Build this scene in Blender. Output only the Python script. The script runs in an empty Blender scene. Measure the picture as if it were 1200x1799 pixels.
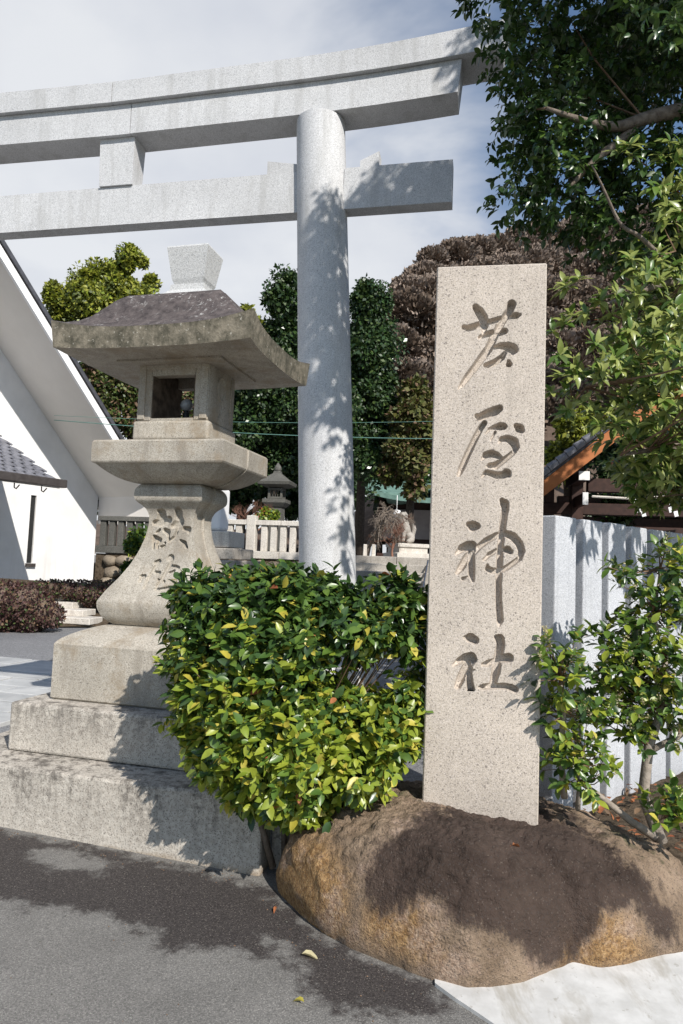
import bpy, bmesh, math, random
import numpy as np
from math import radians, sin, cos, tan, pi, atan2, sqrt
from mathutils import Vector, Matrix, Quaternion

rng = np.random.default_rng(11)
random.seed(11)
S = bpy.context.scene
COL = S.collection

# ------------------------------------------------------------------ camera, sky, sun, exposure
F = 1200.0                       # focal length in pixels of the 1200x1799 picture
PIT, ROLL, EYE = radians(4.3), radians(2.17), 1.5
def _rx(a): return np.array([[1, 0, 0], [0, cos(a), -sin(a)], [0, sin(a), cos(a)]])
def _rz(a): return np.array([[cos(a), -sin(a), 0], [sin(a), cos(a), 0], [0, 0, 1]])
CR = _rx(pi/2 + PIT) @ _rz(ROLL)
CAMPOS = np.array([0, 0, EYE])
cam_data = bpy.data.cameras.new('camera')
cam = bpy.data.objects.new('camera', cam_data)
COL.objects.link(cam)
cam_data.sensor_fit = 'VERTICAL'
cam_data.sensor_height = 36.0
cam_data.sensor_width = 24.0
cam_data.lens = F/1799*36
cam_data.clip_start = 0.05
cam_data.clip_end = 2000
cam.matrix_world = Matrix.Translation((0, 0, EYE)) @ Matrix(CR.tolist()).to_4x4()
S.camera = cam

SUN_AZ, SUN_EL = radians(30), radians(39)          # azimuth from the camera side (-Y) towards +X
SUNV = np.array([sin(SUN_AZ)*cos(SUN_EL), -cos(SUN_AZ)*cos(SUN_EL), sin(SUN_EL)])
sd = bpy.data.lights.new('sun', 'SUN')
sd.energy = 5.0
sd.angle = radians(0.55)
sd.color = (1.0, 0.955, 0.89)
sun = bpy.data.objects.new('sun', sd)
COL.objects.link(sun)
sun.rotation_euler = Vector((-SUNV).tolist()).to_track_quat('-Z', 'Y').to_euler()

world = bpy.data.worlds.new('World')
S.world = world
world.use_nodes = True
wt = world.node_tree
wt.nodes.clear()
def wn(t, **k):
    n = wt.nodes.new(t)
    for a, b in k.items(): setattr(n, a, b)
    return n
def wmath(op, a, b):
    n = wn('ShaderNodeMath', operation=op)
    for i, v in enumerate((a, b)):
        if v is None: continue
        if isinstance(v, (int, float)): n.inputs[i].default_value = v
        else: wt.links.new(v, n.inputs[i])
    return n.outputs[0]
sky = wn('ShaderNodeTexSky', sky_type='NISHITA', sun_disc=False)
sky.sun_elevation = SUN_EL
sky.sun_rotation = pi - SUN_AZ       # sun stands behind and to the right of the camera
sky.air_density = 1.2
sky.dust_density = 0.3
sky.ozone_density = 3.0
skys = wn('ShaderNodeMix', data_type='RGBA', blend_type='MULTIPLY')
skys.inputs[0].default_value = 1.0
wt.links.new(sky.outputs[0], skys.inputs[6])
skys.inputs[7].default_value = (0.112, 0.112, 0.112, 1)
tc = wn('ShaderNodeTexCoord')
sep = wn('ShaderNodeSeparateXYZ')
wt.links.new(tc.outputs['Generated'], sep.inputs[0])
zz = wmath('ADD', wmath('MAXIMUM', sep.outputs[2], 0.0), 0.22)
comb = wn('ShaderNodeCombineXYZ')
wt.links.new(wmath('DIVIDE', sep.outputs[0], zz), comb.inputs[0])
wt.links.new(wmath('DIVIDE', sep.outputs[1], zz), comb.inputs[1])
cn = wn('ShaderNodeTexNoise')
cn.inputs['Scale'].default_value = 1.15
cn.inputs['Detail'].default_value = 7
cn.inputs['Roughness'].default_value = 0.55
cn.inputs['Distortion'].default_value = 0.35
off = wn('ShaderNodeVectorMath', operation='ADD')
off.inputs[1].default_value = (3.35, 1.9, 0.4)
wt.links.new(comb.outputs[0], off.inputs[0])
wt.links.new(off.outputs[0], cn.inputs['Vector'])
cr = wn('ShaderNodeMapRange', interpolation_type='SMOOTHSTEP')
cr.inputs['From Min'].default_value = 0.27
cr.inputs['From Max'].default_value = 0.50
sunside = wmath('ADD', wmath('MULTIPLY', sep.outputs[0], 0.75), wmath('MULTIPLY', sep.outputs[1], -0.66))
wt.links.new(wmath('SUBTRACT', cn.outputs[0], wmath('MULTIPLY', wmath('ADD', sunside, 0.52), 0.88)), cr.inputs[0])
cn2 = wn('ShaderNodeTexNoise')
cn2.inputs['Scale'].default_value = 2.6
cn2.inputs['Detail'].default_value = 5
wt.links.new(comb.outputs[0], cn2.inputs['Vector'])
ccol = wn('ShaderNodeMix', data_type='RGBA')
ccol.inputs[6].default_value = (0.60, 0.625, 0.68, 1)
ccol.inputs[7].default_value = (0.73, 0.745, 0.77, 1)
c2 = wn('ShaderNodeMapRange')
c2.inputs['From Min'].default_value = 0.36
c2.inputs['From Max'].default_value = 0.62
wt.links.new(cn2.outputs[0], c2.inputs[0])
wt.links.new(c2.outputs[0], ccol.inputs[0])
cm = wn('ShaderNodeMix', data_type='RGBA')
wt.links.new(wmath('MULTIPLY', cr.outputs[0], 0.93), cm.inputs[0])
wt.links.new(skys.outputs[2], cm.inputs[6])
wt.links.new(ccol.outputs[2], cm.inputs[7])
bg = wn('ShaderNodeBackground')
bg.inputs[1].default_value = 1.0
wt.links.new(cm.outputs[2], bg.inputs[0])
wo = wn('ShaderNodeOutputWorld')
wt.links.new(bg.outputs[0], wo.inputs[0])

S.view_settings.view_transform = 'Standard'
S.view_settings.look = 'None'
S.view_settings.exposure = 0.20
S.view_settings.gamma = 1.0
S.view_settings.use_curve_mapping = False
S.render.engine = 'CYCLES'
S.cycles.max_bounces = 6
S.cycles.transparent_max_bounces = 4
S.cycles.use_denoising = True

# ------------------------------------------------------------------ geometry helpers
def ray(px, py): return CR @ np.array([(px-600)/F, (899.5-py)/F, -1.0])
def hit(px, py, p, n):
    d = ray(px, py); n = np.array(n, float)
    return CAMPOS + d*((np.array(p, float)-CAMPOS) @ n)/(d @ n)
def at(px, py, Y):
    d = ray(px, py); return CAMPOS + d*(Y/d[1])
def proj(P):
    q = (np.asarray(P, float)-CAMPOS) @ CR
    return 600+F*q[..., 0]/-q[..., 2], 899.5-F*q[..., 1]/-q[..., 2]
def frame(yaw):
    a = radians(yaw)
    return np.array([cos(a), -sin(a), 0.0]), np.array([sin(a), cos(a), 0.0])
UP = np.array([0, 0, 1.0])
GSL = 0.03
def gz(x): return -GSL*np.clip(x, -3.5, 3.5)

def empty(name, loc, label=None, cat=None, group=None):
    o = bpy.data.objects.new(name, None)
    COL.objects.link(o)
    o.location = [float(v) for v in loc]
    o.empty_display_size = 0.1
    if label: o['label'] = label
    if cat: o['category'] = cat
    if group: o['group'] = group
    return o
def tag(o, label=None, cat=None, group=None, kind=None):
    if label: o['label'] = label
    if cat: o['category'] = cat
    if group: o['group'] = group
    if kind: o['kind'] = kind
    return o
def wloc(p):
    v = Vector((0, 0, 0))
    while p is not None:
        v = v + p.location; p = p.parent
    return np.array(v)
def mk(name, verts, faces, mats, parent=None, smooth=False, midx=None, kind=None, origin=None):
    """one mesh object from world-space vertices"""
    V = np.asarray(verts, float).reshape(-1, 3)
    base = wloc(parent) if parent is not None else np.zeros(3)
    o0 = np.zeros(3)
    if origin is not None:
        o0 = np.asarray(origin, float) - base
    me = bpy.data.meshes.new(name)
    me.from_pydata((V-base-o0).tolist(), [], faces if isinstance(faces, list) else faces.tolist())
    if not isinstance(mats, (list, tuple)): mats = [mats]
    for m in mats: me.materials.append(m)
    if midx is not None: me.polygons.foreach_set('material_index', np.asarray(midx, np.int32))
    if smooth: me.polygons.foreach_set('use_smooth', np.ones(len(me.polygons), bool))
    me.update()
    o = bpy.data.objects.new(name, me)
    COL.objects.link(o)
    o.location = o0.tolist()
    if parent is not None: o.parent = parent
    if kind: o['kind'] = kind
    return o
def inst(name, src, loc, parent, rot=None):
    """copy of a piece sharing its mesh; loc in world"""
    o = src.copy(); o.name = name
    COL.objects.link(o)
    o.parent = parent
    o.location = (np.asarray(loc, float)-wloc(parent)).tolist()
    if rot is not None: o.rotation_euler = rot
    return o

class MB:
    def __init__(s): s.v = []; s.f = []; s.m = []; s.n = 0
    def add(s, v, f, m=0):
        v = np.asarray(v, float).reshape(-1, 3)
        s.v.append(v); s.f += [tuple(int(i)+s.n for i in q) for q in f]; s.m += [m]*len(f); s.n += len(v)
        return s
    def box(s, c, size, ax=None, bev=0.0, seg=2, m=0, taper=None):
        v, f = box(c, size, ax, bev, seg, taper); return s.add(v, f, m)
    def tube(s, pts, rad, n=6, m=0, cap=True):
        v, f = tube(pts, rad, n, cap); return s.add(v, f, m)
    def build(s, name, mats, parent=None, smooth=False, kind=None, origin=None):
        return mk(name, np.concatenate(s.v), s.f, mats, parent, smooth, s.m, kind, origin)

_boxc = {}
def box(c, size, ax=None, bev=0.0, seg=2, taper=None):
    bm = bmesh.new()
    bmesh.ops.create_cube(bm, size=1.0)
    for v in bm.verts:
        t = 1.0
        if taper is not None and v.co.z > 0: t = taper
        v.co = Vector((v.co.x*size[0]*t, v.co.y*size[1]*t, v.co.z*size[2]))
    if bev > 0:
        bmesh.ops.bevel(bm, geom=bm.edges[:], offset=bev, segments=seg, profile=0.5, affect='EDGES', clamp_overlap=True)
    V = np.array([v.co[:] for v in bm.verts]); bm.verts.index_update()
    Fc = [tuple(v.index for v in f.verts) for f in bm.faces]
    bm.free()
    if ax is None: ax = (np.array([1., 0, 0]), np.array([0, 1., 0]), UP)
    if len(ax) == 2: ax = (ax[0], ax[1], UP)
    W = V[:, :1]*ax[0]+V[:, 1:2]*ax[1]+V[:, 2:]*ax[2]+np.asarray(c, float)
    return W, Fc
def tube(pts, rad, n=6, cap=True):
    P = np.asarray(pts, float); k = len(P)
    R = np.broadcast_to(np.asarray(rad, float), (k,))
    T = np.gradient(P, axis=0) if k > 2 else np.repeat((P[1]-P[0])[None], 2, 0)
    T = T/(np.linalg.norm(T, axis=1, keepdims=True)+1e-9)
    V = []
    ref = np.array([0.31, 0.77, 0.55])
    ang = np.arange(n)*2*pi/n
    for i in range(k):
        a = np.cross(T[i], ref); a /= np.linalg.norm(a)+1e-9
        b = np.cross(T[i], a)
        V.append(P[i]+R[i]*(np.cos(ang)[:, None]*a+np.sin(ang)[:, None]*b))
    V = np.concatenate(V)
    Fc = [(i*n+j, i*n+(j+1) % n, (i+1)*n+(j+1) % n, (i+1)*n+j) for i in range(k-1) for j in range(n)]
    if cap:
        Fc.append(tuple(range(n))[::-1]); Fc.append(tuple(range((k-1)*n, k*n)))
    return V, Fc
def gridf(nu, nv, off=0, flip=False):
    i, j = np.meshgrid(np.arange(nu-1), np.arange(nv-1), indexing='ij')
    a = (i*nv+j).ravel()+off
    q = np.stack([a, a+nv, a+nv+1, a+1], 1)
    return q[:, ::-1] if flip else q
def lathe(prof, c, n=24, smooth=True):
    prof = np.asarray(prof, float); ang = np.arange(n)*2*pi/n
    V = np.stack([np.outer(prof[:, 0], np.cos(ang)), np.outer(prof[:, 0], np.sin(ang)), np.repeat(prof[:, 1:], n, 1)], -1).reshape(-1, 3)+np.asarray(c, float)
    k = len(prof)
    Fc = [(i*n+j, i*n+(j+1) % n, (i+1)*n+(j+1) % n, (i+1)*n+j) for i in range(k-1) for j in range(n)]
    Fc.append(tuple(range(n))[::-1]); Fc.append(tuple(range((k-1)*n, k*n)))
    return V, Fc
def loft(rects, ax, c):
    """stack of rectangular rings (hw, hd, z) -> closed solid"""
    a, b = ax; V = []; Fc = []
    for hw, hd, z in rects:
        for sx, sy in ((-1, -1), (1, -1), (1, 1), (-1, 1)): V.append(c+sx*hw*a+sy*hd*b+UP*z)
    k = len(rects)
    for i in range(k-1):
        for j in range(4): Fc.append((i*4+j, i*4+(j+1) % 4, (i+1)*4+(j+1) % 4, (i+1)*4+j))
    Fc.append((3, 2, 1, 0)); Fc.append(tuple(range((k-1)*4, k*4)))
    return np.array(V), Fc
# value noise for meshes
_lat = np.random.default_rng(5).random((32, 32, 32))
def vnoise(P):
    P = np.asarray(P, float); i = np.floor(P).astype(int); f = P-i; f = f*f*(3-2*f); i %= 32; j = (i+1) % 32
    def L(a, b, c): return _lat[a, b, c]
    x0, y0, z0 = i[..., 0], i[..., 1], i[..., 2]; x1, y1, z1 = j[..., 0], j[..., 1], j[..., 2]
    fx, fy, fz = f[..., 0], f[..., 1], f[..., 2]
    def lx(a, b): return a+(b-a)*fx
    q = [lx(L(x0, yy, zz_), L(x1, yy, zz_)) for zz_ in (z0, z1) for yy in (y0, y1)]
    r0 = q[0]+(q[1]-q[0])*fy; r1 = q[2]+(q[3]-q[2])*fy
    return (r0+(r1-r0)*fz)*2-1
def fbm(P, o=4):
    s = 0; a = 1.0; P = np.asarray(P, float)
    for k in range(o):
        s = s+a*vnoise(P*(2**k)+k*7.3); a *= 0.5
    return s
def poly_sdf(x, y, poly):
    """signed distance (positive inside) to a polygon"""
    p = np.asarray(poly, float); d = np.full(x.shape, 1e9); ins = np.zeros(x.shape, bool)
    for (ax, ay), (bx, by) in zip(p, np.roll(p, -1, 0)):
        ex, ey = bx-ax, by-ay; t = np.clip(((x-ax)*ex+(y-ay)*ey)/(ex*ex+ey*ey+1e-9), 0, 1)
        d = np.minimum(d, np.hypot(x-ax-t*ex, y-ay-t*ey))
        c = ((ay > y) != (by > y)) & (x < (bx-ax)*(y-ay)/(by-ay+1e-12)+ax)
        ins ^= c
    return np.where(ins, d, -d)
def set_attr(o, name, vals):
    a = o.data.attributes.new(name, 'FLOAT', 'POINT')
    a.data.foreach_set('value', np.asarray(vals, np.float32))

# ------------------------------------------------------------------ materials
class G:
    def __init__(s, name):
        s.m = bpy.data.materials.new(name); s.m.use_nodes = True
        s.t = s.m.node_tree; s.t.nodes.clear()
        s.geo = s.t.nodes.new('ShaderNodeNewGeometry')
        s.pos = s.geo.outputs['Position']
    def n(s, t, **k):
        q = s.t.nodes.new(t)
        for a, b in k.items(): setattr(q, a, b)
        return q
    def put(s, sock, v):
        if v is None: return
        if hasattr(v, 'is_output') or isinstance(v, bpy.types.NodeSocket): s.t.links.new(v, sock)
        elif isinstance(v, (tuple, list)) and len(v) == 3 and sock.type == 'RGBA': sock.default_value = (*v, 1)
        else: sock.default_value = v
    def math(s, op, a, b=None, c=None):
        q = s.n('ShaderNodeMath', operation=op)
        for i, v in enumerate((a, b, c)): s.put(q.inputs[i], v)
        return q.outputs[0]
    def scale(s, v, xyz):
        q = s.n('ShaderNodeVectorMath', operation='MULTIPLY'); s.put(q.inputs[0], v); q.inputs[1].default_value = xyz
        return q.outputs[0]
    def noise(s, sc, det=3, rough=.55, vec=None, dist=0):
        q = s.n('ShaderNodeTexNoise'); s.put(q.inputs['Vector'], vec or s.pos)
        q.inputs['Scale'].default_value = sc; q.inputs['Detail'].default_value = det
        q.inputs['Roughness'].default_value = rough; q.inputs['Distortion'].default_value = dist
        return q.outputs[0]
    def vor(s, sc, out='Color', vec=None, feature='F1'):
        q = s.n('ShaderNodeTexVoronoi', feature=feature); s.put(q.inputs['Vector'], vec or s.pos); q.inputs['Scale'].default_value = sc
        return q.outputs[out]
    def rng(s, v, a, b, c=0., d=1., smooth=False):
        q = s.n('ShaderNodeMapRange'); s.put(q.inputs[0], v)
        if smooth: q.interpolation_type = 'SMOOTHSTEP'
        for i, x in enumerate((a, b, c, d)): q.inputs[i+1].default_value = x
        return q.outputs[0]
    def mix(s, f, a, b, mode='MIX'):
        q = s.n('ShaderNodeMix', data_type='RGBA', blend_type=mode)
        s.put(q.inputs[0], f); s.put(q.inputs[6], a); s.put(q.inputs[7], b)
        return q.outputs[2]
    def mul(s, c, f):
        q = s.n('ShaderNodeVectorMath', operation='SCALE'); s.put(q.inputs[0], c); s.put(q.inputs[3], f)
        return q.outputs[0]
    def attr(s, name): 
        q = s.n('ShaderNodeAttribute', attribute_name=name); return q.outputs['Fac']
    def sep(s, v):
        q = s.n('ShaderNodeSeparateXYZ'); s.put(q.inputs[0], v); return q.outputs
    def bump(s, h, strength=.3, dist=.01):
        q = s.n('ShaderNodeBump'); s.put(q.inputs['Height'], h); q.inputs['Strength'].default_value = strength; q.inputs['Distance'].default_value = dist
        return q.outputs[0]
    def out(s, col, rough=.8, normal=None, spec=.3, **k):
        b = s.n('ShaderNodeBsdfPrincipled')
        s.put(b.inputs['Base Color'], col); s.put(b.inputs['Roughness'], rough); s.put(b.inputs['Normal'], normal)
        b.inputs['Specular IOR Level'].default_value = spec
        for a, v in k.items(): s.put(b.inputs[a.replace('_', ' ')], v)
        o = s.n('ShaderNodeOutputMaterial'); s.t.links.new(b.outputs[0], o.inputs[0])
        s.b = b; s.o = o
        return s.m

def granite(name, base, dark, light, sp=170., big=2.0, vary=.16, damt=.16, lamt=.2, stain=None, samt=.5, rough=.75, grime=None, foot=None):
    g = G(name)
    cell = g.sep(g.vor(sp))[0]
    cell2 = g.sep(g.vor(sp*.55))[1]
    n1 = g.noise(sp*.5, 3)
    c = g.mix(g.rng(n1, .38, .62), tuple(v*.86 for v in base), tuple(min(1, v*1.1) for v in base))
    c = g.mix(g.rng(cell, 1-lamt, 1-lamt+.02, 0, .6), c, light)
    c = g.mix(g.rng(cell, damt, damt-.03, 0, .62), c, dark)
    c = g.mix(g.rng(cell2, .026, .020, 0, .62), c, tuple(v*.8 for v in dark))
    big_n = g.noise(big, 5, .6)
    c = g.mul(c, g.rng(big_n, .3, .7, 1-vary, 1+vary))
    oi = g.n('ShaderNodeObjectInfo').outputs['Random']
    c = g.mul(c, g.rng(oi, 0, 1, .95, 1.05))
    if foot:
        z = g.sep(g.pos)[2]
        c = g.mix(g.math('MULTIPLY', g.rng(g.math('ADD', z, g.math('MULTIPLY', g.noise(7, 5, .7), .5)), foot+.5, foot+.1), .5), c, tuple(v*.55 for v in base))
        rs = g.noise(1.0, 5, .65, vec=g.scale(g.pos, (22, 22, .5)))
        c = g.mix(g.rng(rs, .54, .68, 0, .22), c, tuple(v*.55 for v in base))
    if stain:
        st = g.noise(1.0, 5, .65, vec=g.scale(g.pos, (7, 7, .9)))
        c = g.mix(g.math('MULTIPLY', g.rng(st, .5, .68), samt), c, stain)
    if grime:
        gr = g.noise(5, 6, .72)
        c = g.mix(g.rng(gr, .50, .66, 0, .75), c, grime)
        gs = g.noise(34, 4, .75)
        c = g.mix(g.rng(gs, .60, .68, 0, .45), c, tuple(v*.5 for v in base))
    h = g.math('ADD', g.noise(sp*.8, 2), g.math('MULTIPLY', n1, .6))
    return g.out(c, rough, g.bump(h, .35, .004), .3)

M = {}
M['slab'] = granite('pink_granite', (.48, .418, .352), (.14, .12, .11), (.63, .56, .50), sp=290, damt=.10, lamt=.26, vary=.09, big=3, foot=.35)
M['torii'] = granite('grey_granite', (.525, .525, .525), (.26, .263, .27), (.68, .68, .685), sp=240, damt=.2, lamt=.25, vary=.09, big=1.2, stain=(.33, .325, .31), samt=.45)
M['post'] = granite('pale_blue_granite', (.48, .49, .51), (.27, .28, .31), (.66, .67, .70), sp=300, damt=.2, lamt=.25, vary=.07, big=3, foot=.1)
M['lantern'] = granite('weathered_tan_granite', (.37, .335, .28), (.17, .15, .125), (.49, .455, .40), sp=260, damt=.15, lamt=.2, vary=.2, big=3, stain=(.21, .18, .145), samt=.6, grime=(.27, .215, .15))
M['lantern_new'] = granite('fresh_grey_granite', (.52, .52, .51), (.27, .27, .27), (.68, .68, .67), sp=260, damt=.16, vary=.06)
M['old_stone'] = granite('old_grey_stone', (.36, .33, .29), (.16, .145, .13), (.47, .44, .40), sp=120, vary=.22, big=1.5, stain=(.18, .16, .14), samt=.6)
M['pale_stone'] = granite('pale_stone', (.60, .56, .50), (.36, .33, .29), (.7, .66, .6), sp=120, vary=.14, big=1.5, stain=(.36, .31, .27), samt=.5)

def mat_steps():
    g = G('step_stone')
    z = g.sep(g.pos)[2]
    cell = g.sep(g.vor(240))[0]
    c = g.mix(g.rng(g.noise(50, 4), .35, .65), (.40, .36, .31), (.52, .48, .42))
    c = g.mix(g.rng(cell, .16, .13, 0, .8), c, (.18, .16, .14))
    c = g.mul(c, g.rng(g.noise(2.2, 5, .65), .3, .7, .82, 1.15))
    st = g.noise(1.0, 6, .7, vec=g.scale(g.pos, (11, 11, 1.1)))
    sp_ = g.noise(26, 5, .75)
    m = g.rng(g.math('ADD', g.math('MULTIPLY', st, .6), g.math('MULTIPLY', sp_, .5)), .53, .64)
    # black lichen on upward faces and running down from the top edges of the two courses
    up = g.sep(g.geo.outputs['Normal'])[2]
    dz1 = g.math('MULTIPLY', g.rng(z, .05, .35, 0, 1), g.rng(z, .37, .365))
    dz2 = g.math('MULTIPLY', g.rng(z, .40, .62, 0, .8), g.rng(z, .365, .37))
    dzz = g.math('MAXIMUM', g.math('MAXIMUM', dz1, dz2), g.math('MULTIPLY', g.rng(up, .5, .9), .95))
    c = g.mix(g.math('MULTIPLY', g.math('MULTIPLY', m, dzz), .82), c, (.085, .075, .065))
    low = g.rng(g.math('ADD', z, g.math('MULTIPLY', g.noise(9, 3), .08)), .09, .045, 0, .7)
    c = g.mix(low, c, (.22, .15, .085))
    return g.out(c, .85, g.bump(g.math('ADD', g.noise(90, 3), g.noise(22, 4)), .5, .006), .2)
M['steps'] = mat_steps()
_g = G('dark_brown_stone'); M['lining'] = _g.out(_g.mix(_g.rng(_g.noise(20, 5), .35, .65), (.05, .035, .025), (.13, .10, .075)), .9)
M['moss_shade'] = granite('moss_shade_dark_stone', (.10, .097, .085), (.05, .05, .045), (.16, .15, .135), sp=120, vary=.2)  # dark stone tone with shade painted into the colour along with moss

def mat_rooftop():
    g = G('lichened_roof_stone')
    c = g.mix(g.rng(g.noise(18, 6, .7), .35, .65), (.05, .042, .042), (.125, .105, .10))
    li = g.rng(g.noise(30, 6, .78), .56, .63)
    li2 = g.rng(g.noise(4, 3), .42, .62)
    c = g.mix(g.math('MULTIPLY', li, li2), c, (.47, .46, .44))
    return g.out(c, .9, g.bump(g.noise(45, 5, .7), .7, .01), .2)
M['rooftop'] = mat_rooftop()
def mat_eave():
    g = G('mossy_eave_stone')
    c = g.mix(g.rng(g.noise(14, 6, .7), .38, .62), (.085, .078, .058), (.24, .21, .16))
    c = g.mix(g.math('MULTIPLY', g.rng(g.noise(1, 5, .7, vec=g.scale(g.pos, (16, 16, 3))), .48, .66), .55), c, (.05, .047, .032))
    c = g.mix(g.rng(g.noise(38, 4, .7), .62, .68, 0, .8), c, (.5, .47, .40))
    return g.out(c, .9, g.bump(g.noise(50, 4, .7), .6, .008), .2)
M['eave'] = mat_eave()

def mat_rock():
    g = G('boulder_rock')
    st = g.attr('stain'); oc = g.attr('ochre')
    nz = g.noise(7, 7, .74); nf = g.noise(60, 4, .7); nb = g.noise(2.4, 4)
    c = g.mix(g.rng(nz, .35, .66), (.175, .122, .080), (.34, .25, .175))
    c = g.mul(c, g.rng(nb, .3, .7, .8, 1.18))
    c = g.mix(g.math('MULTIPLY', g.rng(g.math('ADD', oc, g.math('MULTIPLY', g.math('SUBTRACT', nz, .5), .25)), -.05, .06), .95), c, g.mix(g.rng(nf, .4, .62), (.21, .115, .045), (.43, .27, .125)))
    pk = g.rng(g.noise(5.5, 6, .72), .50, .62, 0, .75)
    c = g.mix(pk, c, g.mix(g.rng(nf, .4, .62), (.26, .175, .125), (.44, .33, .255)))
    drip = g.noise(1.0, 5, .65, vec=g.scale(g.pos, (11, 11, 2.2)))
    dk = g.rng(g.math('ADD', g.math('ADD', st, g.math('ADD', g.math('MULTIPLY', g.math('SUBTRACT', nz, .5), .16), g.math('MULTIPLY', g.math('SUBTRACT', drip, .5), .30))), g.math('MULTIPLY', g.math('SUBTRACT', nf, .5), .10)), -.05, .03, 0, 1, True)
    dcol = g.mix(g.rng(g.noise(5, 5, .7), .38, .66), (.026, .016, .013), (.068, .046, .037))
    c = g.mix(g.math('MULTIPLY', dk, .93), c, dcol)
    cell = g.sep(g.vor(230))[0]
    c = g.mix(g.rng(cell, .10, .08, 0, .6), c, (.06, .05, .045))
    c = g.mix(g.rng(cell, .97, .985, 0, .12), c, (.50, .43, .36))
    moss = g.math('MULTIPLY', g.rng(g.sep(g.geo.outputs['Normal'])[2], .75, .95), g.rng(g.noise(6, 5, .7), .52, .66))
    c = g.mix(g.math('MULTIPLY', moss, g.rng(st, .02, -.06)), c, (.10, .095, .05))
    h = g.math('ADD', g.math('MULTIPLY', g.noise(28, 6, .72), 1.0), g.math('MULTIPLY', g.noise(110, 3), .4))
    return g.out(c, .82, g.bump(h, 1.0, .022), .25)
M['rock'] = mat_rock()

def mat_asphalt():
    g = G('asphalt')
    wet = g.attr('wet')
    cell = g.sep(g.vor(330))[0]
    c = g.mix(g.rng(g.noise(140, 3), .35, .65), (.125, .12, .112), (.215, .205, .19))
    c = g.mix(g.rng(cell, .86, .9, 0, .6), c, (.36, .34, .31))
    c = g.mul(c, g.rng(g.noise(3, 5, .6), .3, .7, .85, 1.12))
    nz = g.noise(9, 6, .68)
    nz2 = g.noise(38, 4, .65)
    mm = g.math('ADD', wet, g.math('ADD', g.math('MULTIPLY', g.math('SUBTRACT', nz, .5), .34), g.math('MULTIPLY', g.math('SUBTRACT', nz2, .5), .10)))
    m = g.rng(mm, -.03, .06, 0, 1, True)
    spot = g.rng(g.noise(4.2, 4, .6), .69, .715, 0, .8)
    m = g.math('MAXIMUM', m, g.math('MULTIPLY', spot, g.rng(nz2, .4, .55)))
    wc = g.mix(g.rng(g.noise(120, 3), .38, .62), (.026, .022, .021), (.062, .053, .05))
    wc = g.mix(g.rng(cell, .955, .965, 0, .6), wc, (.25, .22, .19))
    c = g.mix(g.math('MULTIPLY', m, .95), c, wc)
    r = g.rng(m, 0, 1, .9, .72)
    h = g.math('ADD', g.noise(190, 3), g.math('MULTIPLY', cell, .35))
    return g.out(c, r, g.bump(h, .55, .006), .25)
M['asphalt'] = mat_asphalt()

def simple(name, c1, c2, sc=8, rough=.7, bump=.2, bd=.005, spec=.3, det=4, **k):
    g = G(name)
    nz = g.noise(sc, det, .62)
    oi = g.n('ShaderNodeObjectInfo').outputs['Random']
    return g.out(g.mul(g.mix(g.rng(nz, .33, .67), c1, c2), g.rng(oi, 0, 1, .93, 1.07)), rough, g.bump(g.noise(sc*4, 3), bump, bd) if bump else None, spec, **k)
def mat_concrete():
    g = G('pale_concrete')
    c = g.mix(g.rng(g.noise(12, 5), .35, .65), (.50, .49, .465), (.62, .61, .585))
    st = g.noise(1.6, 5, .7, vec=g.scale(g.pos, (3.4, 1.0, 1)), dist=.3)
    c = g.mix(g.rng(st, .50, .62, 0, .55), c, (.30, .27, .215))
    c = g.mix(g.rng(g.noise(26, 5, .75), .60, .68, 0, .5), c, (.26, .235, .19))
    return g.out(c, .75, g.bump(g.noise(60, 3), .15, .004), .3)
M['concrete'] = mat_concrete()
def mat_plaster():
    g = G('white_plaster')
    c = g.mix(g.rng(g.noise(1.2, 5, .6), .35, .65), (.70, .69, .675), (.80, .79, .78))
    st = g.noise(1.0, 5, .7, vec=g.scale(g.pos, (3.5, 3.5, .25)))
    z = g.sep(g.pos)[2]
    c = g.mix(g.math('MULTIPLY', g.rng(st, .5, .66), g.rng(z, 2.2, .6, .05, .38)), c, (.48, .455, .42))
    return g.out(c, .85, g.bump(g.noise(40, 4), .25, .006), .2)
M['plaster'] = mat_plaster()
_unused = simple('white_plaster', (.76, .75, .735), (.82, .81, .80), 3, .85, .12, .003, .2)
M['soffit'] = simple('soffit_board', (.70, .665, .62), (.74, .705, .66), 2, .8, .05)
M['white_trim'] = simple('white_trim', (.80, .79, .78), (.84, .83, .82), 5, .6, .0)
M['dark_metal'] = simple('dark_brown_metal', (.045, .036, .032), (.07, .06, .055), 12, .45, .05, spec=.5)
M['tile'] = simple('grey_roof_tile', (.12, .12, .135), (.21, .21, .235), 6, .5, .15, spec=.5)
M['slate'] = simple('dark_slate_roof', (.05, .05, .056), (.09, .09, .1), 6, .5, .1)
M['paving'] = simple('paving_slate', (.34, .345, .345), (.50, .50, .49), 3.5, .75, .3, .006)
M['gravel'] = granite('plaza_gravel', (.19, .19, .195), (.10, .10, .105), (.3, .3, .3), sp=110, damt=.25, lamt=.2, vary=.14, big=.8)
M['soil'] = simple('bare_soil', (.045, .033, .022), (.13, .10, .07), 20, .95, .8, .02, .1)
M['dark_wood'] = simple('dark_stained_wood', (.028, .013, .010), (.055, .026, .019), 14, .6, .15)
M['orange_wood'] = simple('orange_lacquered_wood', (.40, .135, .045), (.50, .185, .065), 6, .5, .1)
M['copper'] = simple('green_copper', (.085, .155, .13), (.16, .26, .22), 5, .7, .15)
M['panel'] = simple('shrine_wall_panel', (.30, .27, .28), (.38, .35, .36), 3, .8, .05)
M['white_paint'] = simple('white_paint', (.78, .77, .75), (.82, .81, .80), 6, .6, 0)
M['paper'] = simple('white_paper', (.8, .8, .8), (.84, .84, .84), 6, .9, 0)
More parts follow.
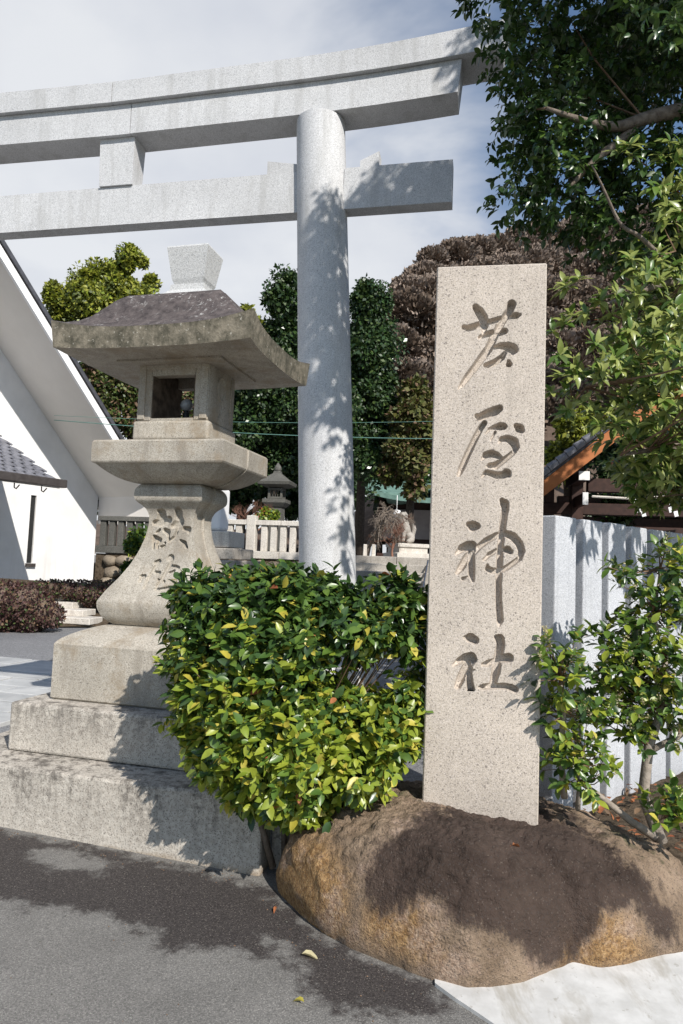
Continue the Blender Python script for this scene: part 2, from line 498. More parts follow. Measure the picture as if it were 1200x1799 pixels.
M['rubble'] = simple('brown_fieldstone', (.17, .135, .10), (.36, .30, .225), 5, .85, .6, .02, .2, 6)
M['steel'] = simple('brushed_steel', (.5, .5, .5), (.6, .6, .6), 20, .3, 0, Metallic=1.0)
M['bulb'] = simple('frosted_globe', (.33, .34, .36), (.36, .37, .39), 6, .25, 0, spec=.6)
M['black'] = simple('black_plastic', (.02, .02, .02), (.03, .03, .03), 6, .5, 0)
M['cable'] = simple('green_cable', (.09, .20, .17), (.13, .26, .22), 6, .5, 0)
M['hill'] = simple('hillside_earth', (.09, .065, .05), (.16, .12, .095), .5, .95, .5, .3, .1, 6)
M['bark'] = simple('grey_bark', (.12, .095, .075), (.24, .20, .165), 24, .9, .7, .008, .15)
M['dark_bark'] = simple('dark_bark', (.05, .038, .03), (.10, .08, .065), 24, .9, .7, .008, .15)
M['bark_pale'] = simple('pale_bark', (.22, .185, .15), (.36, .31, .26), 30, .85, .6, .006, .2)
M['twig'] = simple('brown_twig', (.13, .08, .05), (.22, .145, .095), 20, .9, 0, .01, .15)
M['twig_red'] = simple('reddish_twig', (.17, .085, .06), (.28, .15, .105), 10, .9, 0, .01, .15)
M['twig_grey'] = simple('mauve_grey_twig', (.185, .14, .115), (.32, .26, .215), 1.2, .95, 0, .01, .1)
M['twig_dark'] = simple('dark_brown_twig', (.10, .073, .056), (.19, .142, .108), 1.2, .95, 0, .01, .1)
M['back_metal'] = simple('charcoal', (.05, .05, .05), (.08, .08, .08), 6, .6, 0)

def leafmat(name, c1, c2, trans=.25, gloss=.35, tcol=None):
    g = G(name)
    oi = g.n('ShaderNodeObjectInfo').outputs['Random']
    r = g.math('FRACT', g.math('ADD', g.geo.outputs['Random Per Island'], oi))
    c = g.mix(r, c1, c2)
    c = g.mul(c, g.rng(g.noise(30, 2), .3, .7, .85, 1.15))
    b = g.n('ShaderNodeBsdfPrincipled')
    g.put(b.inputs['Base Color'], c); b.inputs['Roughness'].default_value = gloss
    b.inputs['Specular IOR Level'].default_value = .5
    t = g.n('ShaderNodeBsdfTranslucent')
    g.put(t.inputs['Color'], g.mix(.5, c, tcol or tuple(min(1, v*1.6) for v in c2)))
    mx = g.n('ShaderNodeMixShader'); mx.inputs[0].default_value = trans
    g.t.links.new(b.outputs[0], mx.inputs[1]); g.t.links.new(t.outputs[0], mx.inputs[2])
    o = g.n('ShaderNodeOutputMaterial'); g.t.links.new(mx.outputs[0], o.inputs[0])
    return g.m
L = {}
L['dark'] = leafmat('dark_green_leaf', (.022, .050, .014), (.055, .105, .025), .15, .30)
L['mid'] = leafmat('mid_green_leaf', (.060, .120, .022), (.125, .20, .035), .25, .33)
L['lime'] = leafmat('yellow_green_leaf', (.19, .26, .030), (.33, .37, .045), .3, .36)
L['olive'] = leafmat('light_olive_leaf', (.20, .25, .06), (.33, .36, .11), .3, .33)
L['yellow'] = leafmat('yellow_leaf', (.42, .36, .045), (.58, .50, .10), .3, .4)
L['dead'] = leafmat('dead_leaf', (.26, .075, .03), (.42, .16, .06), .2, .6)
L['flower'] = leafmat('cream_flower', (.40, .35, .19), (.56, .50, .30), .3, .7)
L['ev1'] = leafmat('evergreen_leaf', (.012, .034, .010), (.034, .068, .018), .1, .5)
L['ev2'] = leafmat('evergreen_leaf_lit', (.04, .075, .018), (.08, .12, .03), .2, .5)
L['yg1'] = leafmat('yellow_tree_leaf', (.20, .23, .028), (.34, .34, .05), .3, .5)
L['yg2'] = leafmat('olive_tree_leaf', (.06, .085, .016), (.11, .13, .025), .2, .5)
L['pine'] = leafmat('pine_needle', (.055, .07, .016), (.14, .13, .03), .1, .6)
L['haz1'] = leafmat('azalea_leaf', (.04, .018, .016), (.085, .038, .033), .1, .6)
L['haz2'] = leafmat('azalea_green', (.04, .075, .018), (.09, .12, .03), .15, .6)
L['brown'] = leafmat('brown_leaf', (.12, .07, .04), (.20, .125, .07), .15, .7)

# ------------------------------------------------------------------ setting: street, apron, plaza
def build_ground():
    # one sheet; fine near the stone step, coarse out to the horizon
    xs = np.unique(np.concatenate([[-900, -300, -80, -30, -12, -6], np.arange(-3.5, 3.6, .035), [6, 12, 30, 80, 300, 900]]))
    ys = np.unique(np.concatenate([[-900, -300, -60, -15, -4, -1], np.arange(0, 4.6, .035), [6, 9, 14, 30, 80, 300, 900]]))
    X, Y = np.meshgrid(xs, ys, indexing='ij')
    V = np.stack([X, Y, gz(X)], -1).reshape(-1, 3)
    o = mk('street', V, gridf(len(xs), len(ys)), M['asphalt'], smooth=True)
    tag(o, kind='structure')
    W = lambda p: hit(p[0], p[1], (0, 0, 0), (GSL, 0, 1))[:2]
    poly = [W(p) for p in [(-120, 1440), (0, 1458), (240, 1500), (480, 1560), (560, 1640), (780, 1735), (790, 1790), (640, 1785), (560, 1765), (500, 1700), (440, 1672), (330, 1668), (285, 1682), (255, 1645), (195, 1615), (110, 1600), (40, 1598), (-30, 1565), (-150, 1560)]]
    isl = [W(p) for p in [(60, 1492), (130, 1500), (195, 1517), (180, 1532), (120, 1524), (70, 1510)]]
    isl2 = [W(p) for p in [(470, 1655), (510, 1670), (520, 1690), (480, 1685)]]
    d = poly_sdf(V[:, 0], V[:, 1], poly)
    for q in (isl, isl2): d = np.minimum(d, -poly_sdf(V[:, 0], V[:, 1], q))
    near = (np.abs(V[:, 0]) < 3.4) & (V[:, 1] < 4.5) & (V[:, 1] > .02)
    set_attr(o, 'wet', np.where(near, np.clip(d, -.5, .5), -.5))
    # pale concrete gutter apron
    W3 = lambda p: hit(p[0], p[1], (0, 0, 0), (GSL, 0, 1))
    edge = [W3(p) for p in [(764, 1733), (775, 1742), (800, 1760), (835, 1783), (870, 1806), (940, 1860), (1060, 1960)]]
    back = [np.array([.42, 2.75, 0]), np.array([.6, 2.85, 0]), np.array([.9, 2.95, 0]), np.array([1.2, 3.05, 0]), np.array([1.6, 3.1, 0]), np.array([2.3, 3.1, 0]), np.array([3.4, 2.9, 0])]
    V = []; n = len(edge); k = 14
    for a, b in zip(edge, back):
        for t in np.linspace(0, 1, k):
            p = a+(b-a)*t
            p[2] = gz(p[0])+.012+.05*max(0, t-.25)
            V.append(p)
    V = np.array(V); V[:, 2] += .004*fbm(V*6)
    m = MB(); m.add(V, [tuple(q) for q in gridf(n, k, flip=True)])
    sk = np.array([[V[i*k][0], V[i*k][1], V[i*k][2]-.03] for i in range(n)])
    V2 = np.concatenate([V[::k], sk]); m.add(V2, [(i, i+n, i+1+n, i+1) for i in range(n-1)])
    o = m.build('concrete_apron', M['concrete'], smooth=True); tag(o, kind='structure')
build_ground()

E1, E2 = frame(14.5)                     # lantern / step directions
AX1, AX2 = -2.137, 4.067                 # lantern axis in that frame
LC = E1*AX1+E2*AX2
PZ = .30                                 # plaza level

def build_plaza():
    def fr(a, b, z=PZ): return E1*a+E2*b+UP*z
    pts = [fr(-40, 3.30), fr(-1.02, 3.30), fr(-.55, 3.34), np.array([.35, 3.62, PZ]), np.array([1.15, 3.98, PZ]), np.array([7.3, 9.75, PZ]), np.array([60, 40, PZ]), np.array([60, 90, PZ]), np.array([-60, 90, PZ])]
    n = len(pts)
    V = pts+[p-UP*.7 for p in pts]
    Fc = [tuple(range(n))]+[(i, i+n, (i+1) % n+n, (i+1) % n) for i in range(n)]
    o = mk('plaza', V, Fc, M['gravel']); tag(o, kind='structure')
    # slate flags, each laid as a piece
    P = []
    a, b = -6.2, 3.36
    r = random.Random(4)
    b = 3.4
    row = 0
    while b < 6.35:
        h = r.uniform(.26, .40)
        a = -6.6+r.uniform(0, .3)
        while a < .4:
            w = r.uniform(.45, .8)
            inside_l = (a+w > -3.15 and a < -1.1 and b < 4.99)
            if not inside_l and not (a > -1.3 and b < 5.2):
                v, f = box(E1*(a+w/2)+E2*(b+h/2)+UP*(PZ+.012+r.uniform(-.003, .004)), (w-.026, h-.026, .04), (E1, E2), .004, 1)
                P.append((v, f))
            a += w
        b += h
    for v, f in P:
        mk('paving_stone', v, f, M['paving'], o, origin=v.mean(0))
    # raised planting bed behind the boulder
    xs = np.linspace(-.22, 3.2, 50); t = np.linspace(0, 1, 26)
    V = []
    for x in xs:
        y0 = 2.95 if x > 0.1 else 3.42
        if x > 1.0: y0 = 2.95-.03*(x-1)
        y1 = 3.75+max(0, (x-.3))*.72
        for q in t:
            z = -.12+.20*min(1, q*4)+.07*np.sin(q*3)
            V.append((x, y0+(y1-y0)*q, z))
    V = np.array(V); V[:, 2] += .03*fbm(V*3)+.008*fbm(V*18)
    o = mk('planting_bed', V, gridf(len(xs), len(t)), M['soil'], smooth=True); tag(o, kind='structure')
    # wedge of kerb stone closing the gap between step and boulder
    v, f = box(E1*(-1.02)+E2*3.42+UP*.10, (.24, .3, .5), (E1, E2), .02, 2)
    k = mk('kerb_stone', v, f, M['old_stone'])
    tag(k, 'small dark kerb stone wedged between the bottom lantern step and the boulder', 'kerb stone')
build_plaza()

# ------------------------------------------------------------------ stone lantern
def carve(strokes, sc, ox, oy, tomap, U, Vv, dmax):
    """depth of carving on a (U, V) grid; strokes are (x, y, r) lists in a traced picture"""
    D = np.zeros(U.shape)
    for st in strokes:
        pts = []
        for x, y, r in st:
            px, py = ox+x/sc, oy+y/sc
            u, v = tomap(px, py)
            u2, v2 = tomap(px+r/sc, py)
            pts.append((u, v, abs(u2-u)*1.07))
        if len(pts) == 1: pts = pts*2
        for (x0, y0, r0), (x1, y1, r1) in zip(pts[:-1], pts[1:]):
            rm = max(r0, r1)
            sel = (U > min(x0, x1)-rm) & (U < max(x0, x1)+rm) & (Vv > min(y0, y1)-rm) & (Vv < max(y0, y1)+rm)
            if not sel.any(): continue
            u, v = U[sel], Vv[sel]
            ex, ey = x1-x0, y1-y0
            t = np.clip(((u-x0)*ex+(v-y0)*ey)/(ex*ex+ey*ey+1e-12), 0, 1)
            dd = np.hypot(u-x0-t*ex, v-y0-t*ey); r = r0+(r1-r0)*t
            s = np.clip(1-dd/np.maximum(r, 1e-6), 0, 1)
            dep = np.minimum(dmax, r*2.8)*np.sqrt(np.clip(1-(1-np.minimum(1, s*2.0))**2, 0, 1))
            D[sel] = np.maximum(D[sel], dep)
    return D

KEN = [[(360,190,22),(400,210,45),(390,300,60),(330,330,25)], [(590,190,42),(590,260,45),(600,310,55),(520,365,25)],
       [(310,325,30),(400,310,45),(480,285,35)], [(330,440,14),(370,405,14)], [(430,410,25),(465,430,30),(470,480,16),(480,540,12)],
       [(310,490,22),(370,525,26)], [(480,540,16),(540,490,20),(570,420,22),(580,350,18)], [(660,390,25),(710,400,30),(710,430,16)],
       [(610,530,14),(660,560,24),(685,610,16)], [(340,575,14)], [(430,560,14)], [(380,605,14),(420,595,16)], [(300,480,16),(295,620,12)], [(350,540,15),(345,620,12)]]
TOU = [[(495,740,42)], [(500,780,22),(450,880,26),(400,970,22),(330,1070,16)], [(320,790,22),(360,775,24),(300,860,20),(250,940,18),(180,1090,13)],
       [(510,830,14),(560,835,17),(590,850,16)], [(480,910,12),(540,885,12)], [(320,905,18),(360,910,22)], [(150,950,16),(190,950,22)],
       [(160,940,13),(140,1000,24)], [(350,990,13)], [(415,1015,18)], [(310,1100,12),(380,1110,24),(480,1090,22)], [(230,960,13),(230,1020,10)]]

def build_lantern():
    root = empty('stone_lantern', LC+UP*0, 'tall weathered stone lantern on two broad steps with carved characters and a pale new finial', 'stone lantern')
    ax = (E1, E2)
    bot = -.12
    for (hw, hd, z0, z1) in ((.984, .904, bot, .362), (.670, .653, .3645, .635)):
        v, f = box(LC+UP*(z0+z1)/2, (hw*2, hd*2, z1-z0), ax, .014, 2)
        mk('step', v, f, M['steps'], root)
    # base block with a rolled top
    prof = [(.512, .490, .638), (.522, .5, .648), (.522, .5, .960), (.512, .49, .975)]
    for t in np.linspace(.1, 1, 7): prof.append((.512-.175*sin(t*pi/2)**1.2, .49-.19*sin(t*pi/2)**1.2, .975+.088*(1-(1-t)**2.2)))
    prof.append((.30, .26, 1.064))
    v, f = loft(prof, ax, LC); mk('base_block', v, f, M['lantern'], root)
    # flared shaft with the two carved characters
    kz = [1.066, 1.085, 1.12, 1.17, 1.21, 1.28, 1.36, 1.44, 1.53, 1.62, 1.70, 1.76, 1.80, 1.830, 1.845, 1.855, 1.885, 1.92, 1.945, 1.958]
    kw = [.285, .325, .357, .378, .380, .340, .283, .236, .197, .170, .157, .157, .172, .200, .222, .232, .237, .234, .222, .200]
    def hwz(z): return np.interp(z, kz, kw)
    def smooth_w(z): return (hwz(z-.012)+hwz(z)*2+hwz(z+.012))/4
    RAT = .82
    def tomap(px, py):
        z = 1.5
        for _ in range(10):
            p = hit(px, py, LC-E2*float(smooth_w(np.array(z)))*RAT, E2); z = float(np.clip(p[2], 1.07, 1.95))
        return float((p-LC) @ E1), float(p[2])
    nz, nu = 300, 200
    zs = np.linspace(1.066, 1.958, nz); us = np.linspace(-1, 1, nu)
    hw = smooth_w(zs); hd = hw*RAT
    U = us[:, None]*hw[None]; Z = np.repeat(zs[None], nu, 0)
    D = carve(KEN, 6.667, 225, 870, tomap, U, Z, .032)
    D = np.maximum(D, carve(TOU, 6.667, 225, 870, tomap, U, Z, .022))
    D *= (np.abs(us) < .97)[:, None]
    nrm = np.gradient(hd, zs)                       # slope of the face
    V = LC+U[..., None]*E1-(hd[None]-D)[..., None]*E2+Z[..., None]*UP
    m = MB(); m.add(V.reshape(-1, 3), [tuple(q) for q in gridf(nu, nz)])
    for k in range(3):
        a, b = [(E2, E1), (-E1, E2), (-E2, -E1)][k]
        w_, d_ = (hd, hw) if k != 1 else (hw, hd)
        uu = np.linspace(-1, 1, 5)
        V = LC+(uu[:, None]*w_[None])[..., None]*a+(np.repeat(d_[None], 5, 0))[..., None]*b+np.repeat(zs[None], 5, 0)[..., None]*UP
        m.add(V.reshape(-1, 3), [tuple(q) for q in gridf(5, nz)])
    for i, up in ((0, 0), (nz-1, 1)):
        q = [LC+sx*hw[i]*E1+sy*hd[i]*E2+UP*zs[i] for sx, sy in ((-1, -1), (1, -1), (1, 1), (-1, 1))]
        m.add(q, [(0, 1, 2, 3) if up else (3, 2, 1, 0)])
    o = m.build('shaft', M['lantern'], root, smooth=True)
    # raised rib running up the middle of the right-hand face
    for sgn in (1, -1):
        m = MB(); m.tube([LC+sgn*E1*(smooth_w(z)+.0)+UP*z for z in zs[8::6]], .012, 6); m.build('rib', M['lantern'], root, smooth=True)
    # platform slab: vertical band, curved underside
    prof = [(.20, .165, 1.960)]
    for t in np.linspace(.12, 1, 9): prof.append((.20+.225*t**1.0, .165+.182*t, 1.960+.105*(t**2.0)))
    prof += [(.440, .362, 2.070), (.446, .367, 2.080), (.446, .367, 2.200), (.436, .357, 2.213), (.30, .24, 2.232)]
    v, f = loft(prof, ax, LC); p = mk('platform', v, f, M['lantern'], root)
    m = MB(); m.tube([LC+E1*(.205+.225*t)+UP*(1.958+.105*t**2) for t in np.linspace(0, 1, 8)]+[LC+E1*.449+UP*2.09, LC+E1*.449+UP*2.2], .008, 6)
    m.build('rib', M['lantern'], root, smooth=True)
    # fire box: sill, four walls with openings front and back
    v, f = box(LC+UP*2.298, (.53, .432, .125), ax, .018, 3); mk('fire_box_sill', v, f, M['lantern'], root)
    hw_, hd_, z0, z1 = .247, .200, 2.3605, 2.757
    ow, oz0, oz1 = .150, 2.378, 2.655
    m = MB()
    for s in (-1, 1):
        yb = s*(hd_-.035)
        m.box(LC+E2*yb+UP*(oz1+z1)/2, (ow*2, .07, z1-oz1), ax)
        m.box(LC+E2*yb+UP*(z0+oz0)/2, (ow*2, .07, oz0-z0), ax)
        m.box(LC+E1*s*(ow+hw_)/2+UP*(z0+z1)/2, (hw_-ow, hd_*2, z1-z0), ax, .006, 1)
        for q in (-1, 1): # thin sunk frame round the opening
            m.box(LC+E2*(s*(hd_+.003))+E1*q*(hw_-.030)+UP*(z0+z1)/2, (.05, .012, z1-z0-.02), ax, .003, 1)
        m.box(LC+E2*(s*(hd_+.003))+UP*(z1-.036), (.385, .012, .055), ax, .003, 1)
    m.build('fire_box', M['lantern'], root)
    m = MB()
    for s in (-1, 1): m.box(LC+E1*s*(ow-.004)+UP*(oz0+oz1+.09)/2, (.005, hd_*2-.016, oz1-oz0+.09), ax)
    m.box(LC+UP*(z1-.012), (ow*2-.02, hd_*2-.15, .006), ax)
    m.build('dark_lining', M['lining'], root)  # thin dark brown panels added inside the fire box
    # moon-shaped relief on the right side of the fire box
    m = MB()
    cc = LC+E1*(hw_+.001)-E2*.02+UP*2.60
    m.tube([cc+E2*.055*cos(t)+UP*.075*sin(t) for t in np.linspace(.4, 2*pi-.2, 26)], .009, 6)
    m.tube([cc+E2*.03*sin(q*5)+UP*(-.07-q*.16) for q in np.linspace(0, 1, 9)], .008, 6)
    m.tube([cc+E2*.155+UP*(.1-.3*q) for q in np.linspace(0, 1, 4)], .008, 6)
    m.build('side_carving', M['lantern'], root, smooth=True)
    # lamp globe standing on the sill
    bp = hit(328, 712, LC+E2*.03, E2)
    m = MB(); v, f = lathe([(.001, -.042)]+[(.042*cos(t), .042*sin(t)) for t in np.linspace(-1.3, 1.3, 10)]+[(.001, .042)], bp, 20)
    m.add(v, f, 0)
    b = m.build('lamp_globe', M['bulb'], root, smooth=True)
    v, f = lathe([(.022, 2.362), (.022, bp[2]-.055), (.017, bp[2]-.052), (.017, bp[2]-.036)], np.array([bp[0], bp[1], 0]), 14); mk('lamp_socket', v, f, M['black'], root)
    # roof: curved hip roof, upturned eaves
    n = 25
    us = np.linspace(-1, 1, n)
    A, B = np.meshgrid(us, us, indexing='ij')
    r = np.maximum(np.abs(A), np.abs(B)); c = np.minimum(np.abs(A), np.abs(B))
    HW, HD = .645, .525
    corner = (c**3)*(r**4)
    rr = r
    prof = np.interp(rr, [0, .42, .50, .58, .66, .74, .82, .91, 1.0], [3.192, 3.188, 3.170, 3.128, 3.064, 2.996, 2.944, 2.900, 2.868])
    Zt = prof+corner*.058
    ex = 1+.035*corner
    V = LC+(A*HW*ex)[..., None]*E1+(B*HD*ex)[..., None]*E2+Zt[..., None]*UP
    m = MB(); m.add(V.reshape(-1, 3), [tuple(q) for q in gridf(n, n)], 0)
    # eave edge
    Zb = 2.742+corner*.018
    Vb = LC+(A*HW*.975*ex)[..., None]*E1+(B*HD*.975*ex)[..., None]*E2+Zb[..., None]*UP
    def ring(W): return np.concatenate([W[:-1, 0], W[-1, :-1], W[:0:-1, -1], W[0, :0:-1]])
    top, low = ring(V), ring(Vb); k = len(top)
    m.add(np.concatenate([top, low]), [(i, i+k, (i+1) % k+k, (i+1) % k) for i in range(k)], 1)
    m.add(Vb.reshape(-1, 3), [tuple(q) for q in gridf(n, n, flip=True)], 2)
    o = m.build('roof', [M['rooftop'], M['eave'], M['lantern']], root, smooth=True)
    sharp(o)
    v, f = loft([(.36, .29, 2.752), (.36, .29, 2.728), (.33, .265, 2.722)][::-1], ax, LC); mk('soffit_step', v, f, M['lantern'], root)
    # finial
    v, f = loft([(.155, .125, 3.175), (.165, .135, 3.185), (.165, .135, 3.225), (.155, .125, 3.235), (.150, .12, 3.236), (.125, .098, 3.262), (.120, .094, 3.30), (.1, .08, 3.302)], ax, LC)
    mk('finial_base', v, f, M['lantern_new'], root)
    v, f = loft([(.100, .078, 3.303), (.106, .083, 3.318), (.116, .090, 3.340), (.148, .118, 3.545), (.143, .113, 3.556), (.05, .04, 3.575)], ax, LC)
    mk('finial', v, f, M['lantern_new'], root)
def sharp(o, ang=35):
    bm = bmesh.new(); bm.from_mesh(o.data)
    bmesh.ops.remove_doubles(bm, verts=bm.verts[:], dist=.0004)
    a = radians(ang)
    for e in bm.edges:
        if len(e.link_faces) == 2 and e.calc_face_angle(0) > a: e.smooth = False
    bm.to_mesh(o.data); bm.free(); o.data.update()
build_lantern()

# ------------------------------------------------------------------ torii gate
def build_torii():
    a, b = frame(11.7)
    P = at(575, 1000, 7.0); P0 = np.array([P[0], P[1], 0.])
    root = empty('torii_gate', P0+UP*PZ, 'tall pale grey granite torii gate with a curved double lintel', 'torii gate')
    cx = -2.60
    def T(x, y, z): return P0+a*x+b*y+UP*z
    for s, xb, xt in ((1, .065, -.265), (-1, 2*cx-.065, 2*cx+.265)):
        if True:
            zs = np.linspace(PZ+.12, 6.225, 22); ang = np.arange(48)*2*pi/48
            V = []
            for z in zs:
                t = (z-PZ)/(6.225-PZ); r = .298-.036*t
                x = xb+(xt-xb)*t
                V.append(T(x, 0, z)+r*(np.cos(ang)[:, None]*a+np.sin(ang)[:, None]*b))
            V = np.concatenate(V); n = 48
            Fc = [(i*n+j, i*n+(j+1) % n, (i+1)*n+(j+1) % n, (i+1)*n+j) for i in range(21) for j in range(n)]
            Fc += [tuple(range(n))[::-1], tuple(range(21*n, 22*n))]
            o = mk('column', V, Fc, M['torii'], root, smooth=True); sharp(o)
            prof = [(.44, PZ-.02), (.47, PZ+.04), (.47, PZ+.09), (.44, PZ+.15), (.38, PZ+.20), (.33, PZ+.225), (.30, PZ+.23)]
            v, f = lathe(prof, T(xb, 0, 0), 40); mk('column_base', v, f, M['pale_stone'], root, smooth=True)
    def beam(name, x0, x1, zbot, ztop, hd, nseg=24, parent=root, endslant=0.0, toproof=0):
        xs = np.linspace(x0, x1, nseg); V = []
        for x in xs:
            zb, zt = zbot(x), ztop(x)
            for y, z in ((-hd, zb), (hd, zb), (hd, zt), (0, zt+toproof), (-hd, zt)): V.append((x, y, z))
        V = np.array(V)
        if endslant:
            last = V[-5:]; last[:, 0] += endslant*(last[:, 2]-last[:, 2].min())
        W = np.array([T(*p) for p in V])
        Fc = [(i*5+j, (i+1)*5+j, (i+1)*5+(j+1) % 5, i*5+(j+1) % 5) for i in range(nseg-1) for j in range(5)]
        Fc += [(4, 3, 2, 1, 0)[::-1], tuple((nseg-1)*5+k for k in range(5))[::-1]]
        Fc = [q[::-1] for q in Fc]
        return mk(name, W, Fc, M['torii'], parent)
    up = lambda x: .012*abs(x-cx)+.0+.018*max(0, abs(x-cx)-2.0)**2
    g = .004
    sb = lambda x: 6.205+up(x); stp = lambda x: 6.555+up(x)
    kb = lambda x: 6.560+up(x); kt = lambda x: 6.800+up(x)*1.35
    nb = lambda x: 5.205; nt = lambda x: 5.655
    E_ = 3.80
    beam('under_lintel', cx-E_, -2.42-g, sb, stp, .18)
    beam('under_lintel', -2.42+g, cx+E_, sb, stp, .18, endslant=.10)
    beam('top_lintel', cx-4.25, -2.64-g, kb, kt, .235, toproof=.06)
    beam('top_lintel', -2.64+g, cx+4.25, kb, kt, .235, endslant=.16, toproof=.06)
    # tie beam: long middle stone and the two stub ends outside the columns
    beam('tie_beam', 2*cx+.03, .03, nb, nt, .085, 4)
    beam('tie_beam', .03+g*1.5, 1.165, nb, nt, .085, 4)
    beam('tie_beam', 2*cx-1.165, 2*cx-.03-g, nb, nt, .085, 4)
    # central strut
    v, f = loft([(.203, .11, 5.658), (.215, .125, 6.203)], (a, b), T(cx, 0, 0)); mk('strut', v, f, M['torii'], root)
    # wedges: taller at the outer end
    for x0, x1, h0, h1 in ((-.82, -.40, .15, .075), (.20, .40, .07, .16)):
        for dx in (0,):
            W = [T(x, y, z) for x, h in ((x0, h0), (x1, h1)) for y, z in ((-.08, nt(0)+.003), (.08, nt(0)+.003), (.08, nt(0)+h), (-.08, nt(0)+h))]
            Fc = [(0, 1, 2, 3), (7, 6, 5, 4), (0, 4, 5, 1), (1, 5, 6, 2), (2, 6, 7, 3), (3, 7, 4, 0)]
            mk('wedge', W, Fc, M['torii'], root)
            W = [T(2*cx-x, y, z) for x, h in ((x0, h0), (x1, h1)) for y, z in ((-.08, nt(0)+.003), (.08, nt(0)+.003), (.08, nt(0)+h), (-.08, nt(0)+h))]
            mk('wedge', W, [q[::-1] for q in Fc], M['torii'], root)
build_torii()

# ------------------------------------------------------------------ inscribed stone pillar
C1 = [[(345,205,42),(400,270,62),(460,370,64),(490,470,50),(470,560,32),(460,620,18)],
      [(170,510,32),(240,525,46),(330,500,46),(420,465,42),(560,430,38),(700,390,38),(860,345,42),(960,335,46),(1012,325,22)],
      [(890,165,62),(865,250,52),(800,340,50),(730,450,52),(680,540,46),(610,690,52),(540,840,56),(440,970,56),(340,1110,50),(230,1250,46),(150,1370,36),(95,1435,12)],
      [(410,665,26),(480,630,36),(580,600,46),(700,590,52),(785,570,44)],
      [(620,820,26),(720,790,42),(830,800,62),(900,830,72),(925,850,60),(900,925,15)],
      [(800,880,22),(740,970,42),(640,1040,46),(540,1080,42),(495,1085,30)], [(845,1025,25),(850,1065,45)]]
C2 = [[(365,262,32),(410,280,52),(520,230,62),(640,185,66),(705,150,50)],
      [(480,370,36),(420,450,40),(340,600,42),(260,770,44),(190,920,44),(130,1060,42),(95,1150,28)],
      [(500,530,10),(560,460,22),(640,430,36),(720,420,56),(770,420,48)], [(640,510,18),(575,625,12)],
      [(960,410,36),(1010,450,62),(1040,480,42)],
      [(700,660,16),(740,610,36),(830,600,46),(920,650,66),(955,730,48),(930,800,32),(850,870,36),(770,930,42),(650,1010,52),(560,1010,36),(520,1020,16)],
      [(440,920,16),(500,850,46),(580,830,52),(660,850,46),(720,890,30)],
      [(450,1170,18),(510,1110,34),(580,1130,42),(680,1160,50),(770,1150,52),(815,1125,62),(850,1160,30)]]
C3 = [[(290,425,36),(345,445,66),(390,445,46)], [(125,810,20),(200,740,52),(290,710,66),(330,700,56),(345,760,42)],
      [(300,800,42),(240,900,46),(180,1000,42),(140,1060,25)], [(320,800,46),(320,950,44),(325,1080,40),(342,1165,20)],
      [(210,1140,22),(260,1120,14),(300,1110,14)],
      [(360,810,22),(420,720,36),(520,640,40),(650,570,37),(780,545,42),(870,580,50),(950,670,46),(985,770,42),(960,870,30),(880,930,32),(780,1000,34),(690,1035,37),(600,1035,37),(540,1010,36),(535,960,16)],
      [(490,890,16),(560,820,30),(650,770,27),(720,760,27),(800,755,46),(835,780,36)],
      [(725,105,30),(760,150,56),(770,210,46),(755,300,40),(735,450,40),(715,600,40),(700,800,40),(690,1000,38),(680,1200,38),(680,1400,38),(690,1560,41),(700,1690,41),(690,1755,15)]]
C4 = [[(260,160,26),(330,170,66),(390,200,56)], [(100,550,22),(170,500,46),(260,460,66),(340,440,66),(370,470,50),(340,540,30)],
      [(290,540,52),(240,640,56),(190,750,54),(150,850,40)], [(320,590,36),(310,680,42),(320,800,46),(335,890,52),(345,965,15)],
      [(340,640,16),(390,615,9)], [(700,160,36),(740,180,62),(755,260,56),(735,380,56),(710,500,56),(690,640,56),(660,760,46),(630,850,40)],
      [(510,545,26),(580,530,46),(680,500,46),(800,460,62),(870,450,62),(885,455,42)], [(460,865,22),(520,860,42),(640,850,42),(800,850,42),(900,865,46),(960,895,42)]]

